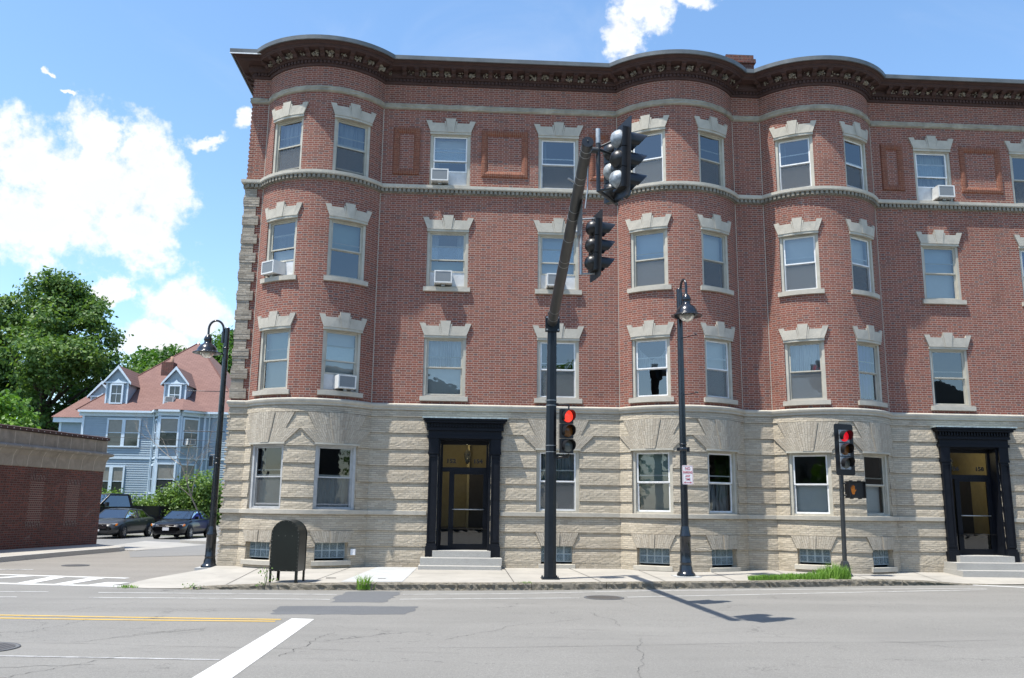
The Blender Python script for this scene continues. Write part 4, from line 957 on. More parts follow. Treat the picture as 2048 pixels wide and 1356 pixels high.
# ------------------------------------------------------------ entrances
def entrance(dx, nums, i):
    e = bld; o = lambda *a: None
    def B(name, mat, L, par=bld):
        q = boxes(name, mat, par, L); q.location = (dx, 0, 0); return q
    # granite steps
    st = B('entrance_steps', M['granite'], [(-1.13, 1.0, -.98, -.02, -.2, .09), (-1.10, 1.03, -.66, -.02, .09, .272), (-.80, .74, -.34, .42, .272, .44)])
    # door surround
    su = B('door_surround', M['navy'], [])if False else None
    L = []
    for s_ in (-1, 1):
        a, b = (-1.0, -.70) if s_ < 0 else (.70, 1.0)
        L += [(a, b, -.16, .0, .272, .55), (a+.02, b-.02, -.13, .0, .55, .62), (a+.03, b-.03, -.10, .0, .62, 3.42), (a+.0, b-.0, -.13, 0, 3.0, 3.06), (a+.015, b-.015, -.12, 0, 3.06, 3.42)]
        L += [(a+.03, a+.06, -.125, -.10, .66, 2.96), (b-.06, b-.03, -.125, -.10, .66, 2.96), (a+.06, b-.06, -.125, -.10, 2.92, 2.96), (a+.06, b-.06, -.125, -.10, .66, .70)]
    L += [(-1.03, 1.03, -.14, 0, 3.42, 3.50), (-1.0, 1.0, -.12, 0, 3.50, 3.64), (-1.05, 1.05, -.17, 0, 3.64, 3.70), (-1.05, 1.05, -.15, 0, 3.70, 3.84), (-1.10, 1.10, -.27, 0, 3.84, 3.90), (-1.14, 1.14, -.32, 0, 3.90, 3.955)]
    L += [(-1.02+.083*k, -1.02+.083*k+.045, -.21, -.15, 3.74, 3.835) for k in range(25)]
    ds = B('door_surround', M['navy'], L)
    m = MB(); m.box(-1.17, 1.17, -.35, 0, 3.955, 3.985); cp = m.build('lead_cap', M['lead'], ds)
    # deep jambs and door frame
    L = [(-.72, -.66, -.02, .42, .44, 3.45), (.66, .72, -.02, .42, .44, 3.45), (-.66, .66, -.02, .42, 3.38, 3.45)]
    L += [(-.66, -.60, .30, .38, .44, 3.38), (.60, .66, .30, .38, .44, 3.38), (-.60, .60, .30, .38, 3.28, 3.38), (-.60, .60, .29, .38, 2.54, 2.66), (-.41, -.33, .30, .38, .44, 2.54), (-.60, -.41, .30, .38, .44, .56)]
    fr = B('door_frame', M['navy'], L)
    m = MB(); m.quad((-.60, .34, 2.66), (.60, .34, 2.66), (.60, .34, 3.28), (-.60, .34, 3.28)); m.quad((-.60, .34, .56), (-.41, .34, .56), (-.41, .34, 2.54), (-.60, .34, 2.54)); p_ = m.build('transom_glass', M['doorglass'], fr)
    dr = B('door', M['navy'], [(-.33, -.27, .31, .37, .45, 2.54), (.53, .60, .31, .37, .45, 2.54), (-.27, .53, .31, .37, 2.47, 2.54), (-.27, .53, .31, .37, .45, .60)])
    m = MB(); m.quad((-.27, .34, .60), (.53, .34, .60), (.53, .34, 2.47), (-.27, .34, 2.47)); m.build('pane', M['doorglass'], dr)
    m = MB(); m.tube([(-.30, .29, 1.52), (-.28, .25, 1.52), (.54, .25, 1.52), (.56, .29, 1.52)], .016, 8); m.build('push_bar', M['steel'], dr)
    for k, s_ in enumerate(nums): text_obj('house_number', s_, .155, M['textblack'], fr, ((-.37, .37)[k], .332, 2.78), bold=.006, sx=1.15)
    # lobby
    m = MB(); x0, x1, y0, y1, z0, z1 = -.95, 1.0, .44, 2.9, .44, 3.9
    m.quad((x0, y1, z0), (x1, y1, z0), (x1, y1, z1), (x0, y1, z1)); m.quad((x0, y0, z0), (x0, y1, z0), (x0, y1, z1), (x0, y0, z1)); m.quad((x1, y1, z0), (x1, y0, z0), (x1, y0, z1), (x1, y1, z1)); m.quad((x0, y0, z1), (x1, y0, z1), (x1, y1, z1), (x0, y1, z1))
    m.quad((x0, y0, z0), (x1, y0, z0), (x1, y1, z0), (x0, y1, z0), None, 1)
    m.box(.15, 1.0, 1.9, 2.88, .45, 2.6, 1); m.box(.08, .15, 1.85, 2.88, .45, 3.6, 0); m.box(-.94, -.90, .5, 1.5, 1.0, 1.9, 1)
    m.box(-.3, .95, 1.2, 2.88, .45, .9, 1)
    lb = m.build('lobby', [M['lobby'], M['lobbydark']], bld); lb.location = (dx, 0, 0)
    return fr
entrance(DOORS[0], ('152', '154'), 0); entrance(DOORS[1], ('156', '158'), 1)
for dx, lab in ((DOORS[0]+.08, 'glass lantern hanging behind the transom of the entrance left of the mast pole'), (DOORS[1]-.25, 'glass lantern hanging behind the transom of the entrance at the right edge')):
    tl = thing('hanging_lantern', lab, 'lantern', (dx, .75, 2.78), 0, 'lobby lanterns')
    m = MB(); m.lathe([(.02, .06), (.075, .07), (.095, .26), (.10, .27)], n=6); m.build('glass_body', M['bulbglass'], tl)
    pl = bpy.data.lights.new('lantern_bulb', 'POINT'); pl.energy = 10; pl.shadow_soft_size = .04; pl.color = (1, .86, .55); lo = bpy.data.objects.new('lantern_bulb', pl); COL.objects.link(lo); lo.parent = tl; lo.location = (0, .25, .5)
    m = MB(); m.lathe([(.11, .27), (.06, .36), (.02, .40), (.008, .41), (.008, .75)], n=6); m.lathe([(.03, 0), (.05, .04), (.08, .065)], n=6); m.build('cap', M['steel'], tl)
# lobby needs a passage to daylight only through its glass; the number doors stay shut

# ------------------------------------------------------------ window air conditioners
ACLAB = {('0', '3'): 'white air conditioner turned in the third storey window of the corner bay', ('1', '2'): 'white air conditioner on a bracket in the second storey window of the corner bay',
 ('A', '4'): 'small white air conditioner low in the top storey window between two brick panels', ('A', '3'): 'grey fronted air conditioner between white boards in the window left of the mast arm', ('B', '3'): 'large white air conditioner partly hidden behind the mast arm',
 ('C', '4'): 'white air conditioner in the top storey window at the far right'}
keys = [('0', '3'), ('1', '2'), ('A', '4'), ('A', '3'), ('B', '3'), ('C', '4')]
acsort = []
for (win, ax, zb, X, w, sm) in ACS: acsort.append((win, ax, zb, w))
def air_conditioner(label):
    t_ = thing('air_conditioner', label, 'air conditioner', (0, 0, 0), 0, 'window air conditioners'); m = MB()
    m.box(-.25, .25, -.33, .12, 0, .36); m.box(-.25, -.215, -.345, -.33, 0, .36); m.box(.215, .25, -.345, -.33, 0, .36); m.box(-.215, .215, -.345, -.33, 0, .035); m.box(-.215, .215, -.345, -.33, .325, .36); m.build('casing', M['ac'], t_)
    m = MB(); m.box(-.214, .214, -.338, -.331, .036, .324); m.build('grille', M['acgrill'], t_)
    m = MB(); m.box(-.05, .05, -.2, .05, -.06, -.001); m.box(-.22, -.19, -.3, .0, -.02, -.001); m.build('support_bracket', M['steel'], t_); return t_
proto = None
names = []
for (win, ax, zb, w) in acsort:
    x = win.matrix_world.translation; fl = w['fl']
    key = ('0', '3') if (x.x < -3 and fl == '3') else ('1', '2') if fl == '2' else ('A', '4') if x.x < 0 and fl == '4' else ('A', '3') if x.x < 0 else ('B', '3') if x.x < 5 else ('C', '4')
    if proto is None: a = proto = air_conditioner(ACLAB[key]); pr0 = copy_tree(a) if False else a
    else: a = copy_tree(proto); a['label'] = ACLAB[key]
    a.matrix_world = win.matrix_world @ Matrix.Translation((ax, .05, zb+.02)) @ (Matrix.Rotation(R(-9), 4, 'Z') if key == ('0', '3') else Matrix.Identity(4))
# ------------------------------------------------------------ mast arm traffic signal
def plate_quad(m, w0, w1, h0, h1, t_, M4, mi=0, r=.06):
    # rounded plate in local X (facing +X normal), y width, z height
    pts = []
    for cx, cy, a0 in ((w1-r, h1-r, 0), (w0+r, h1-r, 90), (w0+r, h0+r, 180), (w1-r, h0+r, 270)):
        for k in range(4): a = R(a0+30*k); pts.append((cx+r*math.cos(a), cy+r*math.sin(a)))
    m.prism(pts, lambda a, b, d: M4 @ Vector((d, a, b)), 0, t_, mi)
def signal_head(parent, M4, backplate=True, lit='red_dim', silver=False, housing='signalblack', visor=.26, doors=False):
    """three section head; local +X is the facing direction, origin at the centre"""
    hd = MB()
    for k in range(3):
        z = .345*(1-k)
        hd.box(-.10, 0, -.165, .165, z-.166, z+.166, 0, M4)
        prof = [(.155, 0), (.15, -.05), (.13, -.10), (.09, -.145), (.03, -.165), (.001, -.167)]
        RX = Matrix.Rotation(R(90), 4, 'Y')
        hd.lathe([(r, zz) for r, zz in prof], n=16, mi=1 if (silver is True or (silver and silver[k])) else 0, M4=M4 @ Matrix.Translation((-.06, 0, z)) @ RX)
    h_ = hd.build('signal_housing', [M[housing], M['signalsilver']], parent)
    for k in range(3):
        z = .345*(1-k); v = MB(); n = 20; L = visor
        A = []; Bp = []; C_ = []; D_ = []
        for q in range(n+1):
            a = R(-38+(256)*q/n); cy, cz = math.cos(a), math.sin(a); ln = L*(.52+.48*max(0, (cz+.6)/1.6)); r = .148
            A.append(M4 @ Vector((0, r*cy, z+r*cz))); Bp.append(M4 @ Vector((ln, r*1.04*cy, z+r*1.0*cz-.03*ln))); C_.append(M4 @ Vector((0, (r-.006)*cy, z+(r-.006)*cz))); D_.append(M4 @ Vector((ln, (r*1.04-.006)*cy, z+(r-.006)*cz-.03*ln)))
        for q in range(n): v.add([A[q], A[q+1], Bp[q+1], Bp[q]], [(0, 1, 2, 3)], None, 0, True); v.add([C_[q+1], C_[q], D_[q], D_[q+1]], [(0, 1, 2, 3)], None, 0, True); v.quad(Bp[q], Bp[q+1], D_[q+1], D_[q])
        v.quad(A[0], Bp[0], D_[0], C_[0]); v.quad(Bp[n], A[n], C_[n], D_[n]); v.build('visor', M['signalblack'], h_)
        l = MB(); l.lathe([(.001, .035), (.07, .028), (.12, .012), (.142, 0)], n=22, M4=M4 @ Matrix.Translation((.014, 0, z)) @ Matrix.Rotation(R(90), 4, 'Y'))
        l.build('lens', M[[lit, 'amber_off', 'green_off'][k]], h_)
        if k < 2: pass
    if doors:
        for k in range(3):
            z = .345*(1-k); b = MB(); b.box(0, .012, -.162, .162, z-.16, z+.16, 0, M4); b.build('section_door', M['signalsilver'], h_)
    if backplate:
        b = MB(); w0, w1, h0, h1 = -.30, .30, -.66, .66
        plate_quad(b, w0, w1, h0, h1, .006, M4 @ Matrix.Translation((-.012, 0, 0)), 0)
        b.build('backplate', M['signalblack'], h_)
    return h_
mast = thing('traffic_signal_mast', 'tall dark mast pole whose long arm reaches over the street with side-on signal heads', 'traffic signal', (2.03, -3.6, 0))
inv = Matrix.Translation((-2.03, 3.6, 0))
def W4(x, y, z, rz=0, rx=0, ry=0): return Matrix.Translation((x-2.03, y+3.6, z)) @ Matrix.Rotation(R(rz), 4, 'Z') @ Matrix.Rotation(R(ry), 4, 'Y') @ Matrix.Rotation(R(rx), 4, 'X')
m = MB(); m.tube([(0, 0, 0.02), (0.01, 0, 3), (.03, 0, 6.2)], [.148, .132, .112], 8, smooth=False, rot=R(22)); m.build('pole', M['polepaint'], mast)
m = MB(); m.lathe([(.118, 6.2), (.11, 6.23), (.001, 6.26)], (.03, 0, 0), 8); m.build('pole_cap', M['polepaint'], mast)
m = MB(); m.box(-.2, .2, -.2, .2, 0, .03)
for a in (-1, 1):
    for b in (-1, 1): m.lathe([(.02, 0), (.02, .07), (.001, .07)], (a*.165, b*.165, .0), 6)
m.build('base_plate', M['polepaint'], mast)
P0 = Vector((.02, -.13, 5.97)); P1 = Vector((-.18, -7.57, 7.29)); m = MB(); dv = P1-P0
m.tube([P0+dv*k/10 for k in range(11)], [.125-.035*k/10 for k in range(11)], 18)
arm = m.build('mast_arm', M['armpaint'], mast)
m = MB(); end = P1; dn = dv.normalized(); m.tube([end-dn*.02, end+dn*.012], [.094, .094], 20); m.lathe([(.012, 0), (.01, .02), (.001, .03)], end+dn*.015, 8); m.build('end_cap', M['polepaint'], arm)
for k in (.04, .10, .42, .45, .57, .68, .72, .845, .87, .955, .975): m = MB(); c_ = P0+dv*k; m.tube([c_, c_+dn*.012], .129-.035*k, 20); m.build('steel_band', M['steel'], arm)
m = MB(); Mt = Matrix.Translation((.025, -.12, 5.92)); m.box(-.17, .17, -.03, .0, -.19, .19, 0, Mt); m.box(-.17, .17, .03, .06, -.19, .19, 0, Mt); m.box(-.13, -.08, -.0, .2, -.16, .16, 0, Mt); m.box(.08, .13, 0, .2, -.16, .16, 0, Mt)
m.build('flange', M['polepaint'], mast)
m = MB()
for a in (-1, 1):
    for b in (-1, 1): m.tube([(.025+a*.135, -.18, 5.92+b*.15), (.025+a*.135, -.04, 5.92+b*.15)], .022, 6)
m.build('flange_bolts', M['steel'], mast)
for z in (3.96, 4.08, 3.02, 2.87): m = MB(); m.lathe([(.142, z), (.142, z+.014)], (0.01, 0, 0), 8, rot=R(22)); m.build('steel_band', M['steel'], mast)
# far head on the arm
def armat(y): k = (y+3.6-P0.y)/(P1.y-P0.y); return P0+dv*k
y1 = -8.2; a_ = armat(y1)
h1 = signal_head(mast, W4(2.44, y1, 6.50, 12, 0, 2), lit='red_dim', visor=.36)
m = MB(); q = W4(2.14, y1, 6.5); c1 = q @ Vector((0, 0, .55)); c2 = q @ Vector((0, 0, -.57)); m.tube([c1, c2], .03, 10); m.tube([a_+Vector((.08, 0, 0)), q @ Vector((0, 0, a_.z-6.5))], .045, 10)
m.tube([q @ Vector((0, 0, .53)), q @ Vector((.26, 0, .55))], .018, 8); m.tube([q @ Vector((0, 0, -.56)), q @ Vector((.26, .0, -.54))], .02, 8); m.build('signal_bracket', M['steel'], mast)
# near cluster by the arm end
y2 = -10.95; a_ = armat(y2)
signal_head(mast, W4(2.46, y2, 7.10, 14, 0, 2), lit='red_dim', silver=(1, 0, 1), visor=.40)
signal_head(mast, W4(2.40, y2+.42, 7.04, 40, 0, 0), lit='red_dim', silver=(0, 1, 0), backplate=False, visor=.28)
m = MB(); q = W4(2.05, y2, 7.1); m.tube([q @ Vector((0, 0, .5)), q @ Vector((.0, 0, -.55))], .033, 10); m.tube([a_+Vector((.06, 0, 0)), q @ Vector((0, 0, a_.z-7.1))], .05, 12)
m.tube([q @ Vector((0, 0, .2)), q @ Vector((.32, 0, .36))], .018, 8); m.tube([q @ Vector((0, 0, .17)), q @ Vector((.32, .3, .2))], .024, 8); m.tube([q @ Vector((0, 0, -.53)), q @ Vector((.36, 0, -.45))], .024, 8); m.tube([q @ Vector((0, 0, -.53)), q @ Vector((.36, .36, -.62))], .03, 8)
m.build('signal_bracket', M['armpaint'], mast)
m = MB(); m.tube([q @ Vector((0, 0, .27)), q @ Vector((0, 0, .52))], .038, 12); m.build('bracket_sleeve', M['signalsilver'], mast)
m = MB(); c_ = armat(-10.6); m.tube([c_+Vector((.07, 0, -.05)), c_+Vector((.06, 0, -.5)), c_+Vector((.02, .0, -.8))], .012, 6); m.tube([armat(-9.9)+Vector((-.07, 0, .03)), armat(-9.9)+Vector((-.2, -.05, .09))], .016, 6); m.build('loose_cable', M['steel'], mast)
# street sign plates hung along the arm seen edge-on
m = MB(); c_ = armat(-9.4); m.box(c_.x+.085, c_.x+.092, c_.y-.12, c_.y+.55, c_.z-.55, c_.z-.02); m.build('edge_on_sign', M['flashing'], mast)
# head fixed to the pole, facing the camera and slightly right
signal_head(mast, W4(2.41, -3.78, 3.36, -90+26), lit='red_on', backplate=False, visor=.17)
m = MB(); m.tube([(.1, 0, 4.0), (.36, -.08, 4.0), (.42, -.1, 3.97), (.42, -.1, 3.87)], .02, 8); m.tube([(.1, 0, 2.76), (.40, -.08, 2.76), (.42, -.09, 2.84)], .024, 8); m.build('pole_bracket', M['signalblack'], mast)

# ------------------------------------------------------------ signal post at the right
post = thing('pedestrian_signal_post', 'slim post with red signal and orange hand walk signal by the grass strip', 'traffic signal', (9.65, -1.95, 0))
def W5(x, y, z, rz=0): return Matrix.Translation((x-9.65, y+1.95, z)) @ Matrix.Rotation(R(rz), 4, 'Z')
m = MB(); m.tube([(0, 0, .3), (0.02, 0, 1.6), (.04, 0, 2.5)], .056, 14); m.build('pole', M['armpaint'], post)
m = MB(); m.lathe([(.20, 0), (.19, .03), (.15, .08), (.12, .28), (.09, .36), (.06, .38)], n=4, smooth=False, rot=R(45)); m.build('base', M['armpaint'], post)
hh = signal_head(post, W5(9.80, -2.0, 3.16, -90+17), lit='red_dim', visor=.24, silver=False, doors=True)
m = MB(); Mx = W5(10.03, -2.05, 2.145, -90+10)
m.box(-.16, 0, -.235, .235, -.21, .21, 0, Mx)
for s_ in (-1, 1):
    for z in (-.22, .22): m.box(-.1, -.02, s_*.12-.03, s_*.12+.03, z-.015, z+.015, 0, Mx)
m.box(.0, .05, -.235, -.22, -.21, .21, 0, Mx); m.box(.0, .05, .22, .235, -.21, .21, 0, Mx); m.box(.0, .05, -.22, .22, .195, .21, 0, Mx)
wk = m.build('walk_signal', M['signalblack'], post)
m = MB(); hp = [(-.035, -.12), (.03, -.12), (.045, -.06), (.085, -.01), (.075, .005), (.04, -.02), (.045, .09), (.028, .095), (.022, .02), (.016, .02), (.012, .115), (-.006, .115), (-.008, .02), (-.016, .02), (-.024, .10), (-.04, .095), (-.036, .01), (-.044, .0), (-.056, .06), (-.07, .055), (-.06, -.04)]
m.prism(hp, lambda a, b, d: Mx @ Vector((d, a-.1, b)), .001, .006); m.build('hand_symbol', M['hand_on'], wk)
m = MB(); m.tube([(.04, 0, 2.3), (.16, -.04, 2.3)], .02, 8); m.tube([(.04, 0, 2.0), (.16, -.04, 2.0)], .02, 8); m.build('bracket', M['armpaint'], post)

# ------------------------------------------------------------ street lamps
def street_lamp(label, loc, hook, arms, gap=.14):
    """hook: unit direction of the gooseneck, reach"""
    L = thing('street_lamp', label, 'street lamp', loc, 0, 'black gooseneck street lamps')
    m = MB(); m.lathe([(.22, 0), (.225, .05), (.20, .09), (.165, .12), (.155, .2), (.14, .26), (.135, .30), (.142, .31), (.142, .34), (.132, .36), (.13, .92), (.14, .93), (.145, .955), (.14, .98), (.128, 1.0), (.12, 1.05), (.10, 1.16), (.094, 1.19)], n=26); m.build('base', M['lamppaint'], L)
    m = MB(); m.tube([(0, 0, 1.15), (0, 0, 4), (0, 0, 7.15)], [.092, .082, .070], 18); 
    for z in (3.05, 3.2, 6.55): m.lathe([(.08, z-.03), (.098, z-.028), (.098, z+.0), (.078, z+.004)], n=18)
    m.lathe([(.07, 7.15), (.066, 7.18), (.001, 7.19)], n=18); m.build('pole', M['lamppaint'], L)
    d, reach = hook; d = Vector((*d, 0)).normalized(); rr = reach/2; top = 7.18+.0; pts = [d*.10+Vector((0, 0, 6.75)), d*.10+Vector((0, 0, 7.12))]
    c = d*(.10+rr); pts += [c+d*(-rr*math.cos(R(a)))+Vector((0, 0, 7.12+rr*1.35*math.sin(R(a)))) for a in range(15, 181, 15)]
    tip = d*(.10+reach); pts.append(tip+Vector((0, 0, 6.9)))
    m = MB(); m.tube(pts, .032, 12); m.tube([d*.10+Vector((0, 0, 6.7)), d*.10+Vector((0, 0, 7.05))], .048, 12); m.tube([Vector((0, 0, 6.78)), d*.1+Vector((0, 0, 6.78))], .03, 8); m.tube([Vector((0, 0, 7.0)), d*.1+Vector((0, 0, 7.0))], .03, 8); m.build('gooseneck', M['lamppaint'], L)
    m = MB(); m.lathe([(.034, 6.95), (.05, 6.93), (.095, 6.86), (.115, 6.80), (.112, 6.77), (.098, 6.75), (.10, 6.69), (.12, 6.66), (.20, 6.60), (.255, 6.51), (.275, 6.44), (.28, 6.425), (.30, 6.42), (.385, 6.375), (.39, 6.36), (.37, 6.36), (.29, 6.385), (.22, 6.43), (.18, 6.5)], tip, 30); m.build('lamp_shade', M['lamppaint'], L)
    m = MB(); m.lathe([(.18, 6.40), (.19, 6.37), (.165, 6.30), (.11, 6.245), (.05, 6.22), (.001, 6.215)], tip, 22); m.build('lamp_bowl', M['bulbglass'], L)
    for z, dx, ln in arms:
        v = Vector((*dx, 0)).normalized(); m = MB(); a, b = v*-.12+Vector((0, 0, z)), v*ln+Vector((0, 0, z)); m.tube([a, b], .011, 8); m.lathe([(.001, .022), (.018, .012), (.022, 0), (.018, -.012), (.001, -.022)], b, 8); m.lathe([(.001, .022), (.018, .012), (.022, 0), (.018, -.012), (.001, -.022)], a, 8); m.build('banner_arm', M['lamppaint'], L)
    return L
lampA = street_lamp('black gooseneck lamp at the building corner in front of the blue house', (-6.74, .44, -.1), ((-1, -.12), .40), [(5.2, (-1, -.05), .95), (3.98, (-1, -.05), .95)])
lampA.scale = (1, 1, .915)
m = MB(); m.box(-.3, .3, -.3, .3, -.06, .02); m.build('footing', M['pavenew'], lampA)
m = MB(); m.box(-.22, -.12, -.03, .03, 2.95, 3.25); m.tube([(0, 0, 3.28), (-.2, 0, 3.28)], .014, 6); m.build('clamp_box', M['lamppaint'], lampA)
lampB = street_lamp('black gooseneck lamp with a no parking sign on the sidewalk before the middle bay', (5.45, -2.52, 0), ((.16, -1), .34), [(5.87, (.45, -1), .62), (4.42, (.45, -1), .62)])
m = MB(); m.box(-.3, .3, -.3, .3, -.02, .015); m.build('footing', M['pavenew'], lampB)
m = MB(); m.lathe([(.10, 3.02), (.115, 3.03), (.115, 3.10), (.10, 3.11)], n=14); m.box(.1, .16, -.04, .04, 3.0, 3.12); m.box(-.16, -.1, -.03, .03, 3.02, 3.1); m.build('clamp', M['lamppaint'], lampB)
m = MB(); pts = []
w_, h_ = .135, .235
for cx, cy, a0 in ((w_-.03, h_-.03, 0), (-w_+.03, h_-.03, 90), (-w_+.03, -h_+.03, 180), (w_-.03, -h_+.03, 270)):
    for k in range(4): a = R(a0+30*k); pts.append((cx+.03*math.cos(a), cy+.03*math.sin(a)))
sx_, sz_ = .07, 2.43
m.prism(pts, lambda a, b, d: Vector((sx_+a, -.12-d, sz_+b)), 0, .004); sg_ = m.build('parking_sign', M['signwhite'], lampB)
m = MB()
for a, b, c, d in ((-.123, .123, .217, .222), (-.123, .123, -.222, -.217), (-.123, -.118, -.217, .217), (.118, .123, -.217, .217)): m.box(sx_+a, sx_+b, -.1265, -.1242, sz_+c, sz_+d)
m.box(sx_-.07, sx_+.07, -.1265, -.1242, sz_-.187, sz_-.175)
for s_ in (-1, 1): m.prism([(s_*.1, -.181), (s_*.06, -.158), (s_*.06, -.204)], lambda a, b, d: Vector((sx_+a, -.1242-d, sz_+b)), 0, .0022)
m.build('sign_border', M['signred'], sg_)
for txt, z, s_, k in (('NO', .125, .095, .9), ('PARKING', .035, .085, .62), ('ANY', -.05, .072, .8), ('TIME', -.13, .072, .8)): text_obj('sign_text', txt, s_, M['signred'], sg_, (sx_, -.1255, sz_+z), bold=.0012, sx=k)

# ------------------------------------------------------------ relay mailbox
mb = thing('relay_mailbox', 'dark olive round-topped relay mailbox on four legs at the kerb', 'mailbox', (-3.70, -4.62, -.02), R(-8))
w_, dp, z0, zs = .30, .52, .23, .98
def arch(n=18): return [(-w_, z0), (w_, z0), (w_, zs)]+[(w_*math.cos(R(180*k/n)), zs+w_*math.sin(R(180*k/n))*1.0) for k in range(1, n)]+[(-w_, zs)]
m = MB(); A = arch(); m.prism(A, lambda a, b, d: Vector((a, d, b)), dp/2, -dp/2)
bx_ = m.build('body', M['mailgreen'], mb)
m = MB()
for yy in (-dp/2-.002, dp/2-.025):
    n = 24
    for k in range(n):
        a, b = R(180*k/n), R(180*(k+1)/n); f = lambda t_, r, y: Vector((r*math.cos(t_), y, zs+r*math.sin(t_)))
        m.quad(f(a, w_+.008, yy), f(b, w_+.008, yy), f(b, w_-.018, yy), f(a, w_-.018, yy)); m.quad(f(a, w_+.008, yy), f(b, w_+.008, yy), f(b, w_+.008, yy+.028), f(a, w_+.008, yy+.028))
    for s_ in (-1, 1): m.box(min(s_*(w_+.008), s_*(w_-.02)), max(s_*(w_+.008), s_*(w_-.02)), yy, yy+.028, z0-.005, zs)
m.build('edge_trim', M['mailgreen'], mb)
m = MB(); rv = []
for k in range(11): rv += [(-w_+.012, z0+.03+k*.075), (w_-.012, z0+.03+k*.075)]
for k in range(1, 9): a = R(180*k/9); rv.append(((w_-.012)*math.cos(a), zs+(w_-.012)*math.sin(a)))
rv += [(-.15, zs-.02), (0, zs-.02), (.15, zs-.02), (-.2, z0+.015), (-.07, z0+.015), (.07, z0+.015), (.2, z0+.015)]
for x, z in rv: m.lathe([(.008, 0), (.005, .004), (.0005, .005)], (x, -dp/2-.002, z), 6, M4=Matrix.Rotation(R(90), 4, 'X'))
m.build('rivets', M['rivet'], mb)
for sx__ in (-1, 1):
    for sy in (-1, 1):
        m = MB(); x0 = sx__*w_; y0 = sy*dp/2; 
        m.box(min(x0, x0-sx__*.05), max(x0, x0-sx__*.05), min(y0+sy*.002, y0-sy*.004), max(y0+sy*.002, y0-sy*.004), 0, z0+.01); m.box(min(x0+sx__*.002, x0-sx__*.004), max(x0+sx__*.002, x0-sx__*.004), min(y0, y0-sy*.05), max(y0, y0-sy*.05), 0, z0+.01); m.box(x0-.035, x0+.035, y0-.035, y0+.035, 0, .006)
        m.build('leg', M['mailgreen'], mb)
# ------------------------------------------------------------ low brick building on the left
lowb = thing('low_brick_building', 'low dark brick building with a pale concrete cornice at the left edge', 'building', (0, 0, 0))
wa, wb = Vector((-14.09, 11.3, 0)), Vector((-15.2, 6.36, 0)); dd = (wb-wa).normalized(); wc = wa+dd*13; nn_ = Vector((-dd.y, dd.x, 0))
if nn_.x < 0: nn_ = -nn_
def LBp(s_, p, z): v = wa+dd*s_+nn_*p; return Vector((v.x, v.y, z))
Ls = 13
def lprof(name, prof, mat, s0=0, s1=Ls, uvs=True, wrap=True):
    m = MB()
    for (p0, z0), (p1, z1) in zip(prof, prof[1:]):
        m.quad(LBp(s1, p0, z0), LBp(s0-p0, p0, z0), LBp(s0-p1, p1, z1), LBp(s1, p1, z1), [(s1, z0), (s0, z0), (s0, z1), (s1, z1)])
        if wrap:
            f = lambda p, z: LBp(s0-p, p, z); g = lambda p, z: LBp(s0-p, -14, z); m.quad(f(p0, z0), g(p0, z0), g(p1, z1), f(p1, z1), [(0, z0), (14, z0), (14, z1), (0, z1)])
    return m.build(name, mat, lowb)
M['oldconc'] = stone('weathered_concrete_blocks', (.27, .245, .205), var=.25, dirt=.6, bump=.01)
_t = M['oldconc'].node_tree; _n = _t.nodes; _uv = _n.new('ShaderNodeUVMap'); _sp = _n.new('ShaderNodeSeparateXYZ'); _t.links.new(_uv.outputs[0], _sp.inputs[0])
def _mm(op, a, b):
    q = _n.new('ShaderNodeMath'); q.operation = op
    for i, v in enumerate((a, b)):
        if isinstance(v, (int, float)): q.inputs[i].default_value = v
        else: _t.links.new(v, q.inputs[i])
    return q.outputs[0]
_f = _mm('FRACT', _mm('DIVIDE', _sp.outputs[0], .72), 0); _lt = _mm('LESS_THAN', _f, .035); _b = [q for q in _n if q.type == 'BSDF_PRINCIPLED'][0]; _src = _b.inputs['Base Color'].links[0].from_socket
_mx = _n.new('ShaderNodeMix'); _mx.data_type = 'RGBA'; _t.links.new(_lt, _mx.inputs[0]); _t.links.new(_src, _mx.inputs[6]); _mx.inputs[7].default_value = (.42, .39, .33, 1); _t.links.new(_mx.outputs[2], _b.inputs['Base Color'])
lprof('wall', [(0, -.2), (0, 2.78)], M['darkbrick'])
lprof('base_course', [(.03, -.2), (.035, .12), (0, .13)], M['oldconc']) if False else None
lprof('frieze', [(.0, 2.76), (.03, 2.78), (.035, 2.95), (.05, 3.15), (.11, 3.30), (.12, 3.32)], M['oldconc'])
lprof('cornice', [(.12, 3.32), (.22, 3.36), (.24, 3.42), (.20, 3.46), (.05, 3.50), (.03, 3.52), (.03, 3.95), (0, 3.96), (-.3, 3.96)], M['oldconc'])
lprof('roof_flashing', [(.03, 3.97), (.085, 3.97), (.09, 4.07), (.0, 4.1), (-.5, 4.12)], M['browncornice'])
m = MB()
for k in range(44): m.quad(LBp(.1+k*.3, .094, 4.0), LBp(.125+k*.3, .094, 4.0), LBp(.125+k*.3, .094, 4.03), LBp(.1+k*.3, .094, 4.03))
m.build('flashing_nails', M['whitemetal'], lowb)
m = MB(); m.poly([LBp(0, 0, 4.08), LBp(Ls, 0, 4.08), LBp(Ls, -14, 4.08), LBp(0, -14, 4.08)]); m.build('roof', M['roofgravel'], lowb)
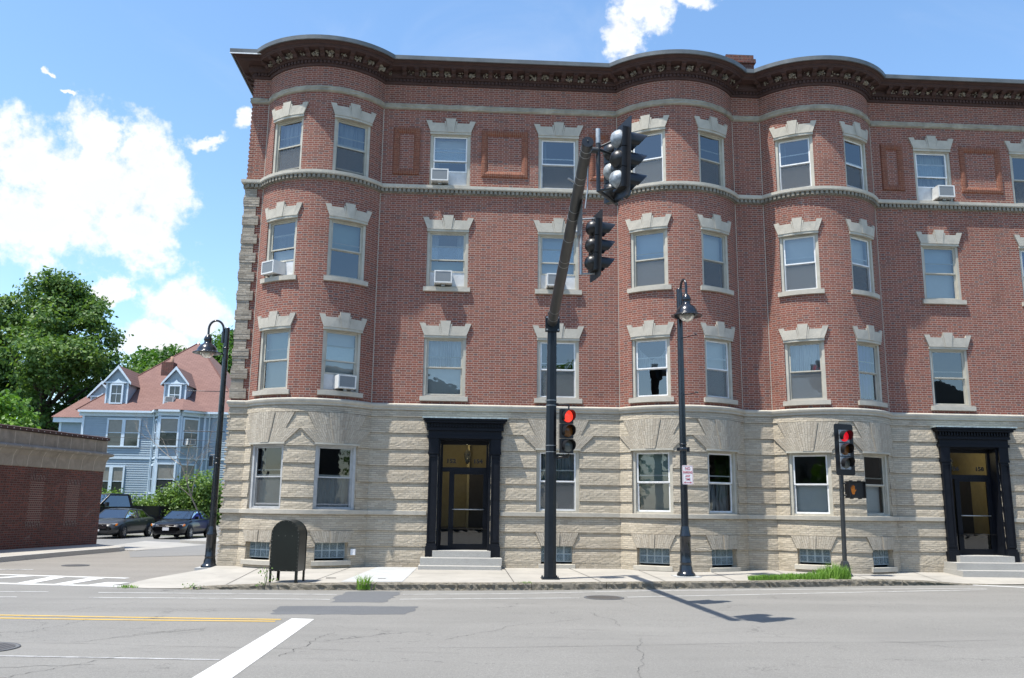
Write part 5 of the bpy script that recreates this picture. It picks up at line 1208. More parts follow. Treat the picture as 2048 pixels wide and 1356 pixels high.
# bricked-up openings: recessed panels framed by soldier courses
def bpanel(s0, s1, z0, z1):
    m = MB(); p = -.0
    m.quad(LBp(s1, .004, z0), LBp(s0, .004, z0), LBp(s0, .004, z1), LBp(s1, .004, z1), [(s1*1.9, z0), (s0*1.9, z0), (s0*1.9, z1), (s1*1.9, z1)], 0)
    for za in (z0-.2, z1): m.quad(LBp(s1+.05, .012, za), LBp(s0-.05, .012, za), LBp(s0-.05, .012, za+.2), LBp(s1+.05, .012, za+.2), [(s1, za), (s0, za), (s0, za+.2), (s1, za+.2)], 1)
    return m.build('bricked_up_window', [M['headerbrick'], M['soldier']], lowb)
M['headerbrick'] = bond_mat('header_brick', [(0, (.07, .02, .016)), (1, (.13, .035, .026))], [(0, (.06, .02, .02)), (1, (.1, .03, .02))], (.24, .19, .16), SL=.19, HL=.1, H=.075, mw=.010, flemish=False, stain=.3)
M['soldier'] = bond_mat('soldier_brick', [(0, (.06, .025, .022)), (1, (.11, .032, .026))], [(0, (.06, .02, .02)), (1, (.1, .03, .02))], (.2, .17, .15), SL=.2, HL=.1, H=.075, mw=.008, flemish=False, swap=True, stain=.3)
bpanel(1.35, 2.05, .9, 2.2); bpanel(3.3, 4.0, .9, 2.3); bpanel(6.3, 7.0, .9, 2.3)

# ------------------------------------------------------------ blue house
M['siding'] = plain('light_blue_siding', (.30, .375, .43), .55, var=.06, scale=3)
M['trim'] = plain('white_blue_trim', (.60, .70, .78), .5, var=.05)
def shingles():
    t = NT('red_brown_shingles'); br = t.N.new('ShaderNodeTexBrick'); uv = t.N.new('ShaderNodeUVMap').outputs[0]; t.L.new(uv, br.inputs['Vector'])
    br.inputs['Scale'].default_value = 1; br.inputs['Brick Width'].default_value = .35; br.inputs['Row Height'].default_value = .15; br.inputs['Mortar Size'].default_value = .012
    br.inputs['Color1'].default_value = (.165, .095, .08, 1); br.inputs['Color2'].default_value = (.205, .12, .10, 1); br.inputs['Mortar'].default_value = (.11, .05, .042, 1)
    t.col(t.mix(t.rng(t.noise(30, 4, .6), .3, .7, 0, .3), br.outputs['Color'], (.14, .06, .05)), .9); t.bump(br.outputs['Fac'], -.5, .02); return t.m
M['shingle'] = shingles()
M['housepane'] = plain('house_window_glass', (.035, .04, .042), .08, var=.2, spec=.8)
M['houseshade'] = plain('tan_window_shade', (.23, .22, .19), .35, spec=.8)
house = thing('blue_house', 'light blue clapboard house with a red shingle roof behind the parked cars', 'house', (-18.6, 30, .4))
hz = .4
HO = Vector((-18.6, 30, 0))
def hp_(x, y, z): return Vector((x, y, z))-Vector((-18.6, 30, .4))
def lap(m, a, b, z0, z1, pitch=.135, out=.035):
    a, b = Vector((*a, 0)), Vector((*b, 0)); d = (b-a).normalized(); n = Vector((d.y, -d.x, 0)); z = z0
    while z < z1-1e-3:
        e = min(z+pitch, z1); A, B = a+n*out, b+n*out
        m.quad(hp_(A.x, A.y, z), hp_(B.x, B.y, z), hp_(b.x, b.y, e), hp_(a.x, a.y, e)); m.quad(hp_(a.x, a.y, z), hp_(b.x, b.y, z), hp_(B.x, B.y, z), hp_(A.x, A.y, z)); z = e
bayp = [(-18.74, 30), (-18.2, 29), (-16.95, 29), (-15.9, 30)]
m = MB(); lap(m, (-23.1, 30), (-18.74, 30), .2, 6.75); lap(m, (-15.9, 30), (-13.8, 30), .2, 6.75)
for a, b in zip(bayp, bayp[1:]): lap(m, a, b, .2, 6.75)
lap(m, (-23.1, 42), (-23.1, 30), .2, 6.75); lap(m, (-13.8, 30), (-13.8, 42), .2, 6.75); lap(m, (-13.8, 42), (-23.1, 42), .2, 6.75)
m.build('wall', M['siding'], house)
m = MB(); lap(m, (-25.8, 33), (-23.1, 33), .2, 6.65); lap(m, (-25.8, 41), (-25.8, 33), .2, 6.65); m.build('side_wing_wall', M['siding'], house)
def bar(m, a, b, z0, z1, out=.05, thick=.05):
    a, b = Vector((*a, 0)), Vector((*b, 0)); d = (b-a).normalized(); n = Vector((d.y, -d.x, 0))
    P = [a+n*.0, b+n*.0, b+n*out, a+n*out]; L = [hp_(p.x, p.y, z0) for p in P]; U = [hp_(p.x, p.y, z1) for p in P]
    m.add(L+U, [(3, 2, 1, 0), (4, 5, 6, 7), (3, 2, 6, 7), (0, 3, 7, 4), (2, 1, 5, 6)])
m = MB(); ev = [(-23.3, 30), (-18.74, 30)]+bayp[1:3]+[(-15.9, 30), (-13.6, 30)]
for a, b in zip(ev, ev[1:]): bar(m, a, b, 6.72, 6.93, .10); bar(m, a, b, 6.93, 7.05, .36); bar(m, a, b, 4.16, 4.24, .07)
bar(m, (-26.1, 33), (-23.1, 33), 6.55, 6.85, .3)
for p, q in (((-23.12, 30), (-22.98, 30)), ((-18.9, 30), (-18.76, 30)), ((-15.86, 30), (-15.74, 30)), ((-25.8, 33), (-25.66, 33)), ((-18.26, 29.1), (-18.2, 29)), ((-18.2, 29), (-18.1, 29)), ((-17.05, 29), (-16.95, 29)), ((-16.95, 29), (-16.88, 29.07))): bar(m, p, q, .2, 6.75, .05)
m.build('trim', M['trim'], house)
m = MB()
for x, y in ((-18.82, 29.88), (-16.1, 29.78), (-15.5, 29.88)): m.tube([hp_(x, y, .3), hp_(x, y, 6.7), hp_(x, y-.2, 6.95)], .045, 8)
m.build('downspout', M['trim'], house)
# roof: pyramid plus bay skirt and wing
apex = (-18.6, 36.6, 12.55)
def tri(m, a, b, c):
    A, B, C_ = Vector(a), Vector(b), Vector(c); e = (B-A).normalized(); n = e.cross(C_-A).normalized(); f = n.cross(e)
    m.add([hp_(*a), hp_(*b), hp_(*c)], [(0, 1, 2)], [((p-A).dot(e), (p-A).dot(f)) for p in (A, B, C_)])
m = MB(); E = [(-23.4, 29.65, 7.05), (-13.5, 29.65, 7.05), (-13.5, 43.6, 7.05), (-23.4, 43.6, 7.05)]
for i in range(4): tri(m, E[i], E[(i+1) % 4], apex)
bs = [(-19.0, 29.64, 7.055), (-18.36, 28.66, 7.055), (-16.8, 28.66, 7.055), (-15.6, 29.64, 7.055)]; tip_ = (-17.6, 31.2, 8.40)
for a, b in zip(bs, bs[1:]): tri(m, a, b, tip_)
rf = m.build('roof', M['shingle'], house)
m = MB(); wr = [(-26.2, 32.6, 6.86), (-23.0, 32.6, 6.86), (-22.4, 38, 10.3), (-24.2, 38, 10.3)]
A = Vector(wr[0]); m.add([hp_(*p) for p in wr], [(0, 1, 2, 3)], [(Vector(p).x, (Vector(p)-A).length if i > 1 else 0) for i, p in enumerate(wr)]); tri(m, (-26.2, 43, 6.86), wr[0], wr[3]); tri(m, wr[0], (-26.2, 43, 6.86), wr[3])
m.build('side_wing_roof', M['shingle'], house)
m = MB(); m.tube([hp_(*E[0]), hp_(*apex)], .05, 6); m.tube([hp_(*E[1]), hp_(*apex)], .05, 6); m.build('hip_ridge', M['shingle'], rf)
m = MB(); m.lathe([(.16, 0), (.1, .12), (.001, .2)], hp_(-18.6, 36.6, 12.45), 8); m.build('finial', M['whitemetal'], rf)
def dormer(xc, yf, zb, w2, h, gh, dpth=None):
    d = MB(); lap(d, (xc-w2, yf), (xc+w2, yf), zb, zb+h, .09, .015); dpth = dpth or (zb+h-7.05)/.79+29.65-yf+.6
    lap(d, (xc+w2, yf), (xc+w2, yf+dpth), zb-.3, zb+h, .09, .015); lap(d, (xc-w2, yf+dpth), (xc-w2, yf), zb-.3, zb+h, .09, .015)
    tri(d, (xc-w2-.05, yf-.02, zb+h), (xc+w2+.05, yf-.02, zb+h), (xc, yf-.02, zb+h+gh)); o = d.build('dormer', M['siding'], house)
    r_ = MB(); ov = .17; bk = yf+dpth+(1.4 if dpth > 1.4 else .9)
    for s_ in (-1, 1):
        a, b = (xc+s_*(w2+ov), yf-.18, zb+h-.1), (xc+s_*(w2+ov), bk, zb+h-.1); c, e = (xc, bk+.2, zb+h+gh+.03), (xc, yf-.18, zb+h+gh+.03)
        P = [hp_(*q) for q in (a, b, c, e)]; uv = [(0, 0), (bk-yf, 0), (bk-yf, 1), (0, 1)]
        r_.add(P, [(0, 1, 2, 3)], uv)
    r_.build('dormer_roof', M['shingle'], o)
    t_ = MB()
    for s_ in (-1, 1):
        f = lambda a, b, dd_: hp_(xc+s_*a, yf-.20+dd_, b)
        t_.prism([(w2+ov, zb+h-.12), (w2+ov, zb+h+.02), (0, zb+h+gh+.04), (0, zb+h+gh-.16)], f, 0, .06)
        t_.box(*sorted((0, 0)), 0, 0, 0, 0) if False else None
        x0, x1 = sorted((xc+s_*w2, xc+s_*(w2-.09))); q = hp_(x0, yf-.05, zb); t_.box(q.x, q.x+x1-x0, q.y, q.y+.05, q.z, q.z+h)
    q = hp_(xc-w2-.1, yf-.12, zb+h-.02); t_.box(q.x, q.x+2*w2+.2, q.y, q.y+.12, q.z, q.z+.09); t_.prism([(-.25, 0), (.25, 0), (.08, .1), (0, .2), (-.08, .1)], lambda a, b, dd_: hp_(xc+.05+a, yf-.1+dd_, zb+h+.07+b), 0, .05)
    t_.build('dormer_trim', M['trim'], o)
    return o
def hwin(x0, x1, z0, z1, y=30, ang=0, shade=.5, par=house, muntin=False, ac=False, n=1):
    """window on a wall; ang rotates about its centre"""
    c = hp_((x0+x1)/2, y, (z0+z1)/2); w, h = (x1-x0)/2, (z1-z0)/2; M4 = Matrix.Translation(c) @ Matrix.Rotation(R(ang), 4, 'Z')
    m = MB(); f = .10
    L = [(-w, -w+f, -.09, .02, -h, h), (w-f, w, -.09, .02, -h, h), (-w+f, w-f, -.09, .02, h-f, h), (-w+f, w-f, -.11, .02, -h, -h+.08)]
    if n == 2: L.append((-.1, .1, -.09, .02, -h+.08, h-f))
    for l in L: m.box(*l, 0, M4)
    o = m.build('window', M['trim'], par)
    spans = [(-w+f, w-f)] if n == 1 else [(-w+f, -.1), (.1, w-f)]
    m = MB()
    for a, b in spans: m.box(a, b, -.06, -.04, -.02, .02, 0, M4)
    if muntin: m.box(-.01, .01, -.058, -.04, -h+.08, h-f, 0, M4)
    m.build('sash_rail', M['trim'] if not muntin else M['trim'], o)
    m = MB(); m2 = MB()
    for a, b in spans: m.quad(M4 @ Vector((a, -.042, -h+.08)), M4 @ Vector((b, -.042, -h+.08)), M4 @ Vector((b, -.042, 0)), M4 @ Vector((a, -.042, 0))); m2.quad(M4 @ Vector((a, -.046, 0)), M4 @ Vector((b, -.046, 0)), M4 @ Vector((b, -.046, h-f)), M4 @ Vector((a, -.046, h-f)))
    m.build('pane', M['housepane'], o); m2.build('pane', M['houseshade'] if shade else M['housepane'], o); return o
hwin(-21.61, -19.61, 4.86, 6.6, n=2); hwin(-21.9, -20.3, 1.9, 3.75, n=2); hwin(-18.17, -16.98, 4.85, 6.62, 28.98); hwin(-18.14, -16.98, 2.0, 3.92, 28.98)
hwin(-18.85, -18.1, 4.9, 6.55, 29.5, -61, shade=0); hwin(-18.9, -18.05, 2.1, 3.85, 29.5, -61, shade=0); hwin(-17.0, -15.95, 4.9, 6.62, 29.45, 43.6, shade=1); hwin(-17.0, -15.95, 2.2, 3.9, 29.45, 43.6, shade=1)
d1 = dormer(-21.35, 30.3, 7.45, .68, 1.35, 1.05); d2 = dormer(-17.85, 30.3, 7.45, .68, 1.35, 1.05)
hwin(-21.75, -20.95, 7.5, 8.75, 30.27, muntin=True, shade=0, par=d1); hwin(-18.25, -17.45, 7.5, 8.75, 30.27, muntin=True, shade=0, par=d2)
d3 = dormer(-23.75, 34.0, 7.6, .7, .75, 1.0, 1.0)
for o in (d1, d2, d3): pass
m = MB(); q = hp_(-19.75, 33.0, 9.0); m.box(q.x, q.x+.75, q.y, q.y+.75, q.z, q.z+1.6); hc = m.build('chimney', M['darkbrick'], house)
m = MB(); m.lathe([(.12, 0), (.11, .4), (.001, .4)], hp_(-19.2, 33.3, 10.6), 10); m.build('chimney_pot', M['terra'], hc)
for (x, y, z, lab) in ((-18.0, 30.1, 7.6, 'tiny white air conditioner in the dormer of the blue house nearest the street lamp'), (-17.35, 28.8, 2.1, 'white air conditioner in the lower bay window of the blue house'), (-16.45, 29.3, 5.0, 'small air conditioner in the slanted upper bay window of the blue house')):
    a = copy_tree(proto); a['label'] = lab; a.matrix_world = Matrix.Translation((x, y, z)) @ Matrix.Rotation(R(43.6 if z == 5.0 else 0), 4, 'Z')

# ------------------------------------------------------------ vegetation
def leaves(name, mat, parent, clusters, size, dens, seed, flat=.6, aspect=.7):
    """clusters: (cx,cy,cz,rx,ry,rz); leaf quads scattered through their outer shells in tufts"""
    rg = np.random.default_rng(seed); V = []; T = []
    for cx, cy, cz, rx, ry, rz in clusters:
        n = max(10, int(dens*(rx*ry*rz)**(2/3)))
        nt = max(3, n//14); d = rg.normal(size=(nt, 3)); d /= np.linalg.norm(d, axis=1)[:, None]; rr = rg.uniform(.45, 1.05, nt)**.6
        tc = d*rr[:, None]*np.array([rx, ry, rz])+np.array([cx, cy, cz]); tone = rg.uniform(0, 1, nt)
        idx = rg.integers(0, nt, n); ts = size*2.3
        p = tc[idx]+rg.normal(size=(n, 3))*np.array([ts, ts, ts*.55]); tn = tone[idx]*.6+rg.uniform(0, .4, n)
        out = (p-np.array([cx, cy, cz]))/np.array([rx, ry, rz]); nr = out*.5+rg.normal(size=(n, 3))*.7+np.array([0, 0, flat]); nr /= np.linalg.norm(nr, axis=1)[:, None]
        a = np.cross(nr, rg.normal(size=(n, 3))); a /= np.linalg.norm(a, axis=1)[:, None]; b = np.cross(nr, a); s_ = size*rg.uniform(.6, 1.3, n)[:, None]
        a = a*s_; b = b*s_*aspect
        V.append(np.stack([p-a, p-b*.9+a*.1, p+a, p+b], 1)); T.append(tn)
    V = np.concatenate(V); T = np.concatenate(T); n = len(V); me = bpy.data.meshes.new(name)
    me.vertices.add(n*4); me.vertices.foreach_set('co', V.reshape(-1)); me.loops.add(n*4); me.loops.foreach_set('vertex_index', np.arange(n*4, dtype=np.int32))
    me.polygons.add(n); me.polygons.foreach_set('loop_start', np.arange(0, n*4, 4, dtype=np.int32)); me.polygons.foreach_set('loop_total', np.full(n, 4, np.int32))
    at = me.attributes.new('tone', 'FLOAT', 'FACE'); at.data.foreach_set('value', T.astype(np.float32)); me.materials.append(mat); me.update(); me.validate()
    o = bpy.data.objects.new(name, me); COL.objects.link(o); o.parent = parent; return o
def branches(name, mat, parent, limbs, n=8):
    m = MB()
    for pts, r in limbs: m.tube(pts, r, n)
    return m.build(name, mat, parent)
def tree(name, label, cat, loc, h, spread, mat, seed, size=.16, dens=420, trunk_r=.3, group=None, crown_lo=.25, nclump=34, shape=None, cs=(.2, .34)):
    t_ = thing(name, label, cat, loc, 0, group); rg = random.Random(seed); limbs = []; th = h*crown_lo*1.3
    limbs.append(([(0, 0, -.3), (rg.uniform(-.2, .2), 0, th*.5), (rg.uniform(-.3, .3), .1, th), (0, 0, h*.75)], [trunk_r*1.2, trunk_r, trunk_r*.75, trunk_r*.2])); cl = []
    for k in range(nclump):
        a = rg.uniform(0, 2*math.pi); f = (k+.5)/nclump; zz = crown_lo*h+(1-crown_lo)*h*(f*.93); 
        env = shape(f) if shape else math.sqrt(max(0, math.sin(math.pi*min(.97, f*.86+.14))))
        rad = spread*env*rg.uniform(.55, 1.0); cx, cy = math.cos(a)*rad, math.sin(a)*rad; s_ = spread*rg.uniform(*cs)
        cl.append((cx, cy, zz, s_, s_, s_*rg.uniform(.6, .85)))
        if k % 2 == 0: limbs.append(([(0, 0, max(th*.7, zz-spread*.6)), (cx*.5, cy*.5, zz-spread*.25), (cx*.9, cy*.9, zz)], [trunk_r*.42, trunk_r*.22, trunk_r*.06]))
    cl += [(0, 0, h*(.42+.15*k), spread*.28, spread*.28, h*.06) for k in range(3)]
    branches('trunk', M['bark'], t_, limbs); leaves('crown', mat, t_, cl, size, dens, seed); return t_
maple = tree('maple_tree', 'huge dark green maple rising left of the blue house', 'tree', (-31.3, 42, 0), 18.8, 6.6, M['leaf_maple'], 4, size=.15, dens=600, trunk_r=.42, crown_lo=.28, nclump=92, cs=(.10, .21), shape=lambda f: (1.08 if f < .52 else max(.12, 1.1-(f-.5)*1.9)))
tree('maple_tree', 'dark maple at the far left edge behind the low brick building', 'tree', (-37.5, 44, 0), 14.5, 5.0, M['leaf_maple'], 14, size=.17, dens=500, trunk_r=.35, crown_lo=.2, nclump=34)
tree('young_tree', 'small light green tree peeking over the low brick building', 'tree', (-22.9, 19.5, 0), 6.55, 2.3, M['leaf_light'], 6, size=.12, dens=900, trunk_r=.1, crown_lo=.4, nclump=20)
tree('oak_tree', 'bright green tree between the maple and the red roof apex', 'tree', (-27.5, 53, 0), 15.0, 4.6, M['leaf_back'], 8, size=.2, dens=420, crown_lo=.2, nclump=30)
tree('oak_tree', 'tall green tree behind the roof apex beside the brick corner', 'tree', (-20.3, 52, 0), 17.0, 3.9, M['leaf_back'], 9, size=.2, dens=480, crown_lo=.3, nclump=34)
tree('oak_tree', 'green tree behind the roof left of the apex', 'tree', (-24.1, 50, 0), 14.6, 3.4, M['leaf_back'], 19, size=.18, dens=480, crown_lo=.3, nclump=28)
tree('oak_tree', 'dark tree filling the gap behind the left wing roof', 'tree', (-28.3, 46.5, 0), 9.5, 3.6, M['leaf_maple'], 21, size=.17, dens=500, crown_lo=.15, nclump=26)
# bare thin tree by the house corner
bt = thing('bare_tree', 'thin leafless pale tree beside the lamp at the house corner', 'tree', (-14.6, 26.5, .2)); rg = random.Random(5); limbs = []
def grow(p, d, L, r, lv):
    pts = [p]; q = p.copy(); dd2 = d.copy()
    for k in range(5): dd2 = (dd2+Vector((rg.gauss(0, .12), rg.gauss(0, .12), rg.gauss(0, .08)))).normalized(); q = q+dd2*L/5; pts.append(q.copy())
    limbs.append((pts, [r*(1-.14*k) for k in range(6)]))
    if lv < 4:
        for k in range(3 if lv else 5):
            s_ = pts[rg.randint(2, 5)]; nd = (dd2+Vector((rg.gauss(0, .75), rg.gauss(0, .6), rg.gauss(.12, .35)))).normalized(); grow(s_, nd, L*rg.uniform(.45, .7), r*.5, lv+1)
grow(Vector((0, 0, 0)), Vector((.0, 0, 1)), 4.6, .055, 0); branches('trunk', M['barkpale'], bt, limbs, 5)
# hedge shrubs
sh = [(-21.8, 28.6, 1.9, 1.1), (-20.6, 28.5, 1.75, 1.15), (-19.4, 28.3, 1.45, 1.1), (-18.2, 28.2, 1.3, 1.05), (-17.2, 28.1, 1.75, 1.1), (-16.2, 27.9, 2.35, 1.15), (-15.1, 27.8, 2.75, 1.2), (-14.2, 27.6, 2.1, 1.0), (-13.1, 27.4, 2.2, 1.1)]
SL_ = ['leafy shrub against the low brick building corner', 'shrub behind the cab of the black pickup', 'shrub behind the bed of the black pickup', 'low shrub at the tail of the pickup', 'shrub under the bay window of the blue house', 'tall shrub behind the black sedan', 'tallest bushy shrub right of the bay window', 'shrub between the black sedan and the lamp post', 'shrub hard by the apartment building corner']
for i, (x, y, h, r) in enumerate(sh):
    h += .2; r *= 1.1
    t_ = thing('shrub', SL_[i], 'shrub', (x, y, .3), 0, 'shrubs in front of the blue house'); rg = random.Random(40+i)
    cl = [(rg.uniform(-.5, .5)*r, rg.uniform(-.4, .4)*r, h*rg.uniform(.25, .85), r*.55, r*.5, h*.28) for k in range(9)]+[(0, 0, h*.35, r*.8, r*.7, h*.33), (0, -.2, .1, r*.8, r*.6, .4)]
    branches('stems', M['bark'], t_, [([(0, 0, -.3), (rg.uniform(-.4, .4), 0, h*.5), (rg.uniform(-.6, .6), 0, h*.8)], [.03, .02, .008]) for k in range(4)], 5)
    leaves('foliage', M['leaf_hedge'], t_, cl, .085, 620, 40+i)
# weeds and grass at the kerb
def blades(name, pts, hs, mat, seed, w=.008, lean=.5):
    rg = np.random.default_rng(seed); V = []; Fc = []; T = []
    for (x, y, z), h in zip(pts, hs):
        a = rg.uniform(0, 6.28); l = rg.uniform(.1, lean)*h; dx, dy = math.cos(a)*l, math.sin(a)*l; b = rg.uniform(0, 3.14); wx, wy = math.cos(b)*w, math.sin(b)*w; o = len(V)
        V += [(x-wx, y-wy, z), (x+wx, y+wy, z), (x+wx*.8+dx*.4, y+wy*.8+dy*.4, z+h*.6), (x-wx*.8+dx*.4, y-wy*.8+dy*.4, z+h*.6), (x+dx, y+dy, z+h*.92)]
        Fc += [(o, o+1, o+2, o+3), (o+3, o+2, o+4)]; t_ = rg.uniform(); T += [t_, t_]
    me = bpy.data.meshes.new(name); me.from_pydata(V, [], Fc); at = me.attributes.new('tone', 'FLOAT', 'FACE'); at.data.foreach_set('value', T); me.materials.append(mat); o = bpy.data.objects.new(name, me); COL.objects.link(o); return o
rg = np.random.default_rng(3); pts = []; hs = []
while len(pts) < 5200:
    x = rg.uniform(6.7, 9.4); f = (x-6.7)/2.7; y0 = kern(x, KY)+.17; wd = .28+.45*f+.07*math.sin(x*9)+.05*math.sin(x*23); y = y0+rg.uniform(0, 1)*wd
    if math.sin(x*4.1)*math.cos(y*5.3+x) < -.72: continue
    pts.append(onpave(x, y, 0)); big = max(0, 1-((x-9.1)/.62)**2); hs.append(rg.uniform(.03, .13)+.05*f+big*rg.uniform(.0, .30)**1.0*(1 if rg.uniform() < .6 else .3))
tag(blades('grass', pts, hs, M['grass'], 4, .0075), 'strip of bright grass growing by the kerb at the pedestrian signal', 'grass', kind='stuff')
def weed(x, y, z, label, n, h, r, leafy):
    t_ = thing('weed', label, 'weed', (x, y, z), 0, 'weeds growing at the kerb'); rg = random.Random(int(x*100))
    if leafy:
        branches('stems', M['leaf_hedge'], t_, [([(0, 0, 0), (rg.uniform(-.06, .06), 0, h*.5), (rg.uniform(-.1, .12), 0, h*.95)], [.006, .005, .003]) for k in range(4)], 5)
        leaves('foliage', M['leaf_hedge'], t_, [(rg.uniform(-.08, .08), rg.uniform(-.05, .05), h*f, r, r, h*.18) for f in (.2, .45, .7, .88)], .028, n, int(abs(x)*10))
    else:
        o = blades('blades', [(rg.gauss(0, r*.35), rg.gauss(0, r*.3), 0) for k in range(n)], [h*rg.uniform(.5, 1.1) for k in range(n)], M['grass'], 6, .008, .9); o.parent = t_
weed(-4.07, -5.0, -.12, 'leafy green weed at the left front leg of the mailbox', 900, .42, .12, True)
weed(-2.02, -5.0, -.13, 'spiky grass tuft on the kerb right of the mailbox', 90, .33, .22, False)
weed(-5.55, -5.0, -.14, 'small low weed at the kerb ramp on the left', 500, .08, .12, True)
weed(-6.9, -4.9, -.14, 'thin grass in the pavement edge by the crosswalk', 60, .07, .3, False)
weed(1.4, -4.62, -.01, 'tiny moss tuft on the kerb stone left of the mast pole', 50, .04, .2, False)
# ------------------------------------------------------------ vehicles
def paintm(name, c): 
    t = NT(name); t.col(c, .3, .0); t.b.inputs['Coat Weight'].default_value = .45; t.b.inputs['Coat Roughness'].default_value = .04; t.b.inputs['Specular IOR Level'].default_value = .3; return t.m
M['cargray'] = paintm('dark_grey_car_paint', (.040, .042, .044)); M['carblack'] = paintm('black_car_paint', (.0025, .0025, .004)); M['truckblack'] = paintm('black_truck_paint', (.004, .004, .004))
M['tyre'] = plain('tyre_rubber', (.012, .012, .012), .85); M['rim'] = plain('alloy_rim', (.32, .32, .33), .3, .8); M['chrome'] = plain('chrome', (.7, .7, .72), .12, 1); M['headlight'] = plain('headlight_glass', (.62, .64, .66), .1); M['amber'] = plain('amber_marker', (.7, .2, .02), .25); M['plate'] = plain('licence_plate', (.62, .62, .64), .4); M['trimblack'] = plain('black_plastic_trim', (.01, .01, .01), .5)
def loft(m, sts, secs, mi=0, close=True):
    """secs: list of half sections [(y,z)...] per station x; mirrored"""
    rings = [[(x, y, z) for y, z in s_]+[(x, -y, z) for y, z in reversed(s_)] for x, s_ in zip(sts, secs)]; n = len(rings[0])
    m.add([p for r in rings for p in r], [(i*n+k, (i+1)*n+k, (i+1)*n+(k+1) % n, i*n+(k+1) % n) for i in range(len(rings)-1) for k in range(n)], None, mi, True)
    if close: m.poly(rings[0], mi); m.poly(list(reversed(rings[-1])), mi)
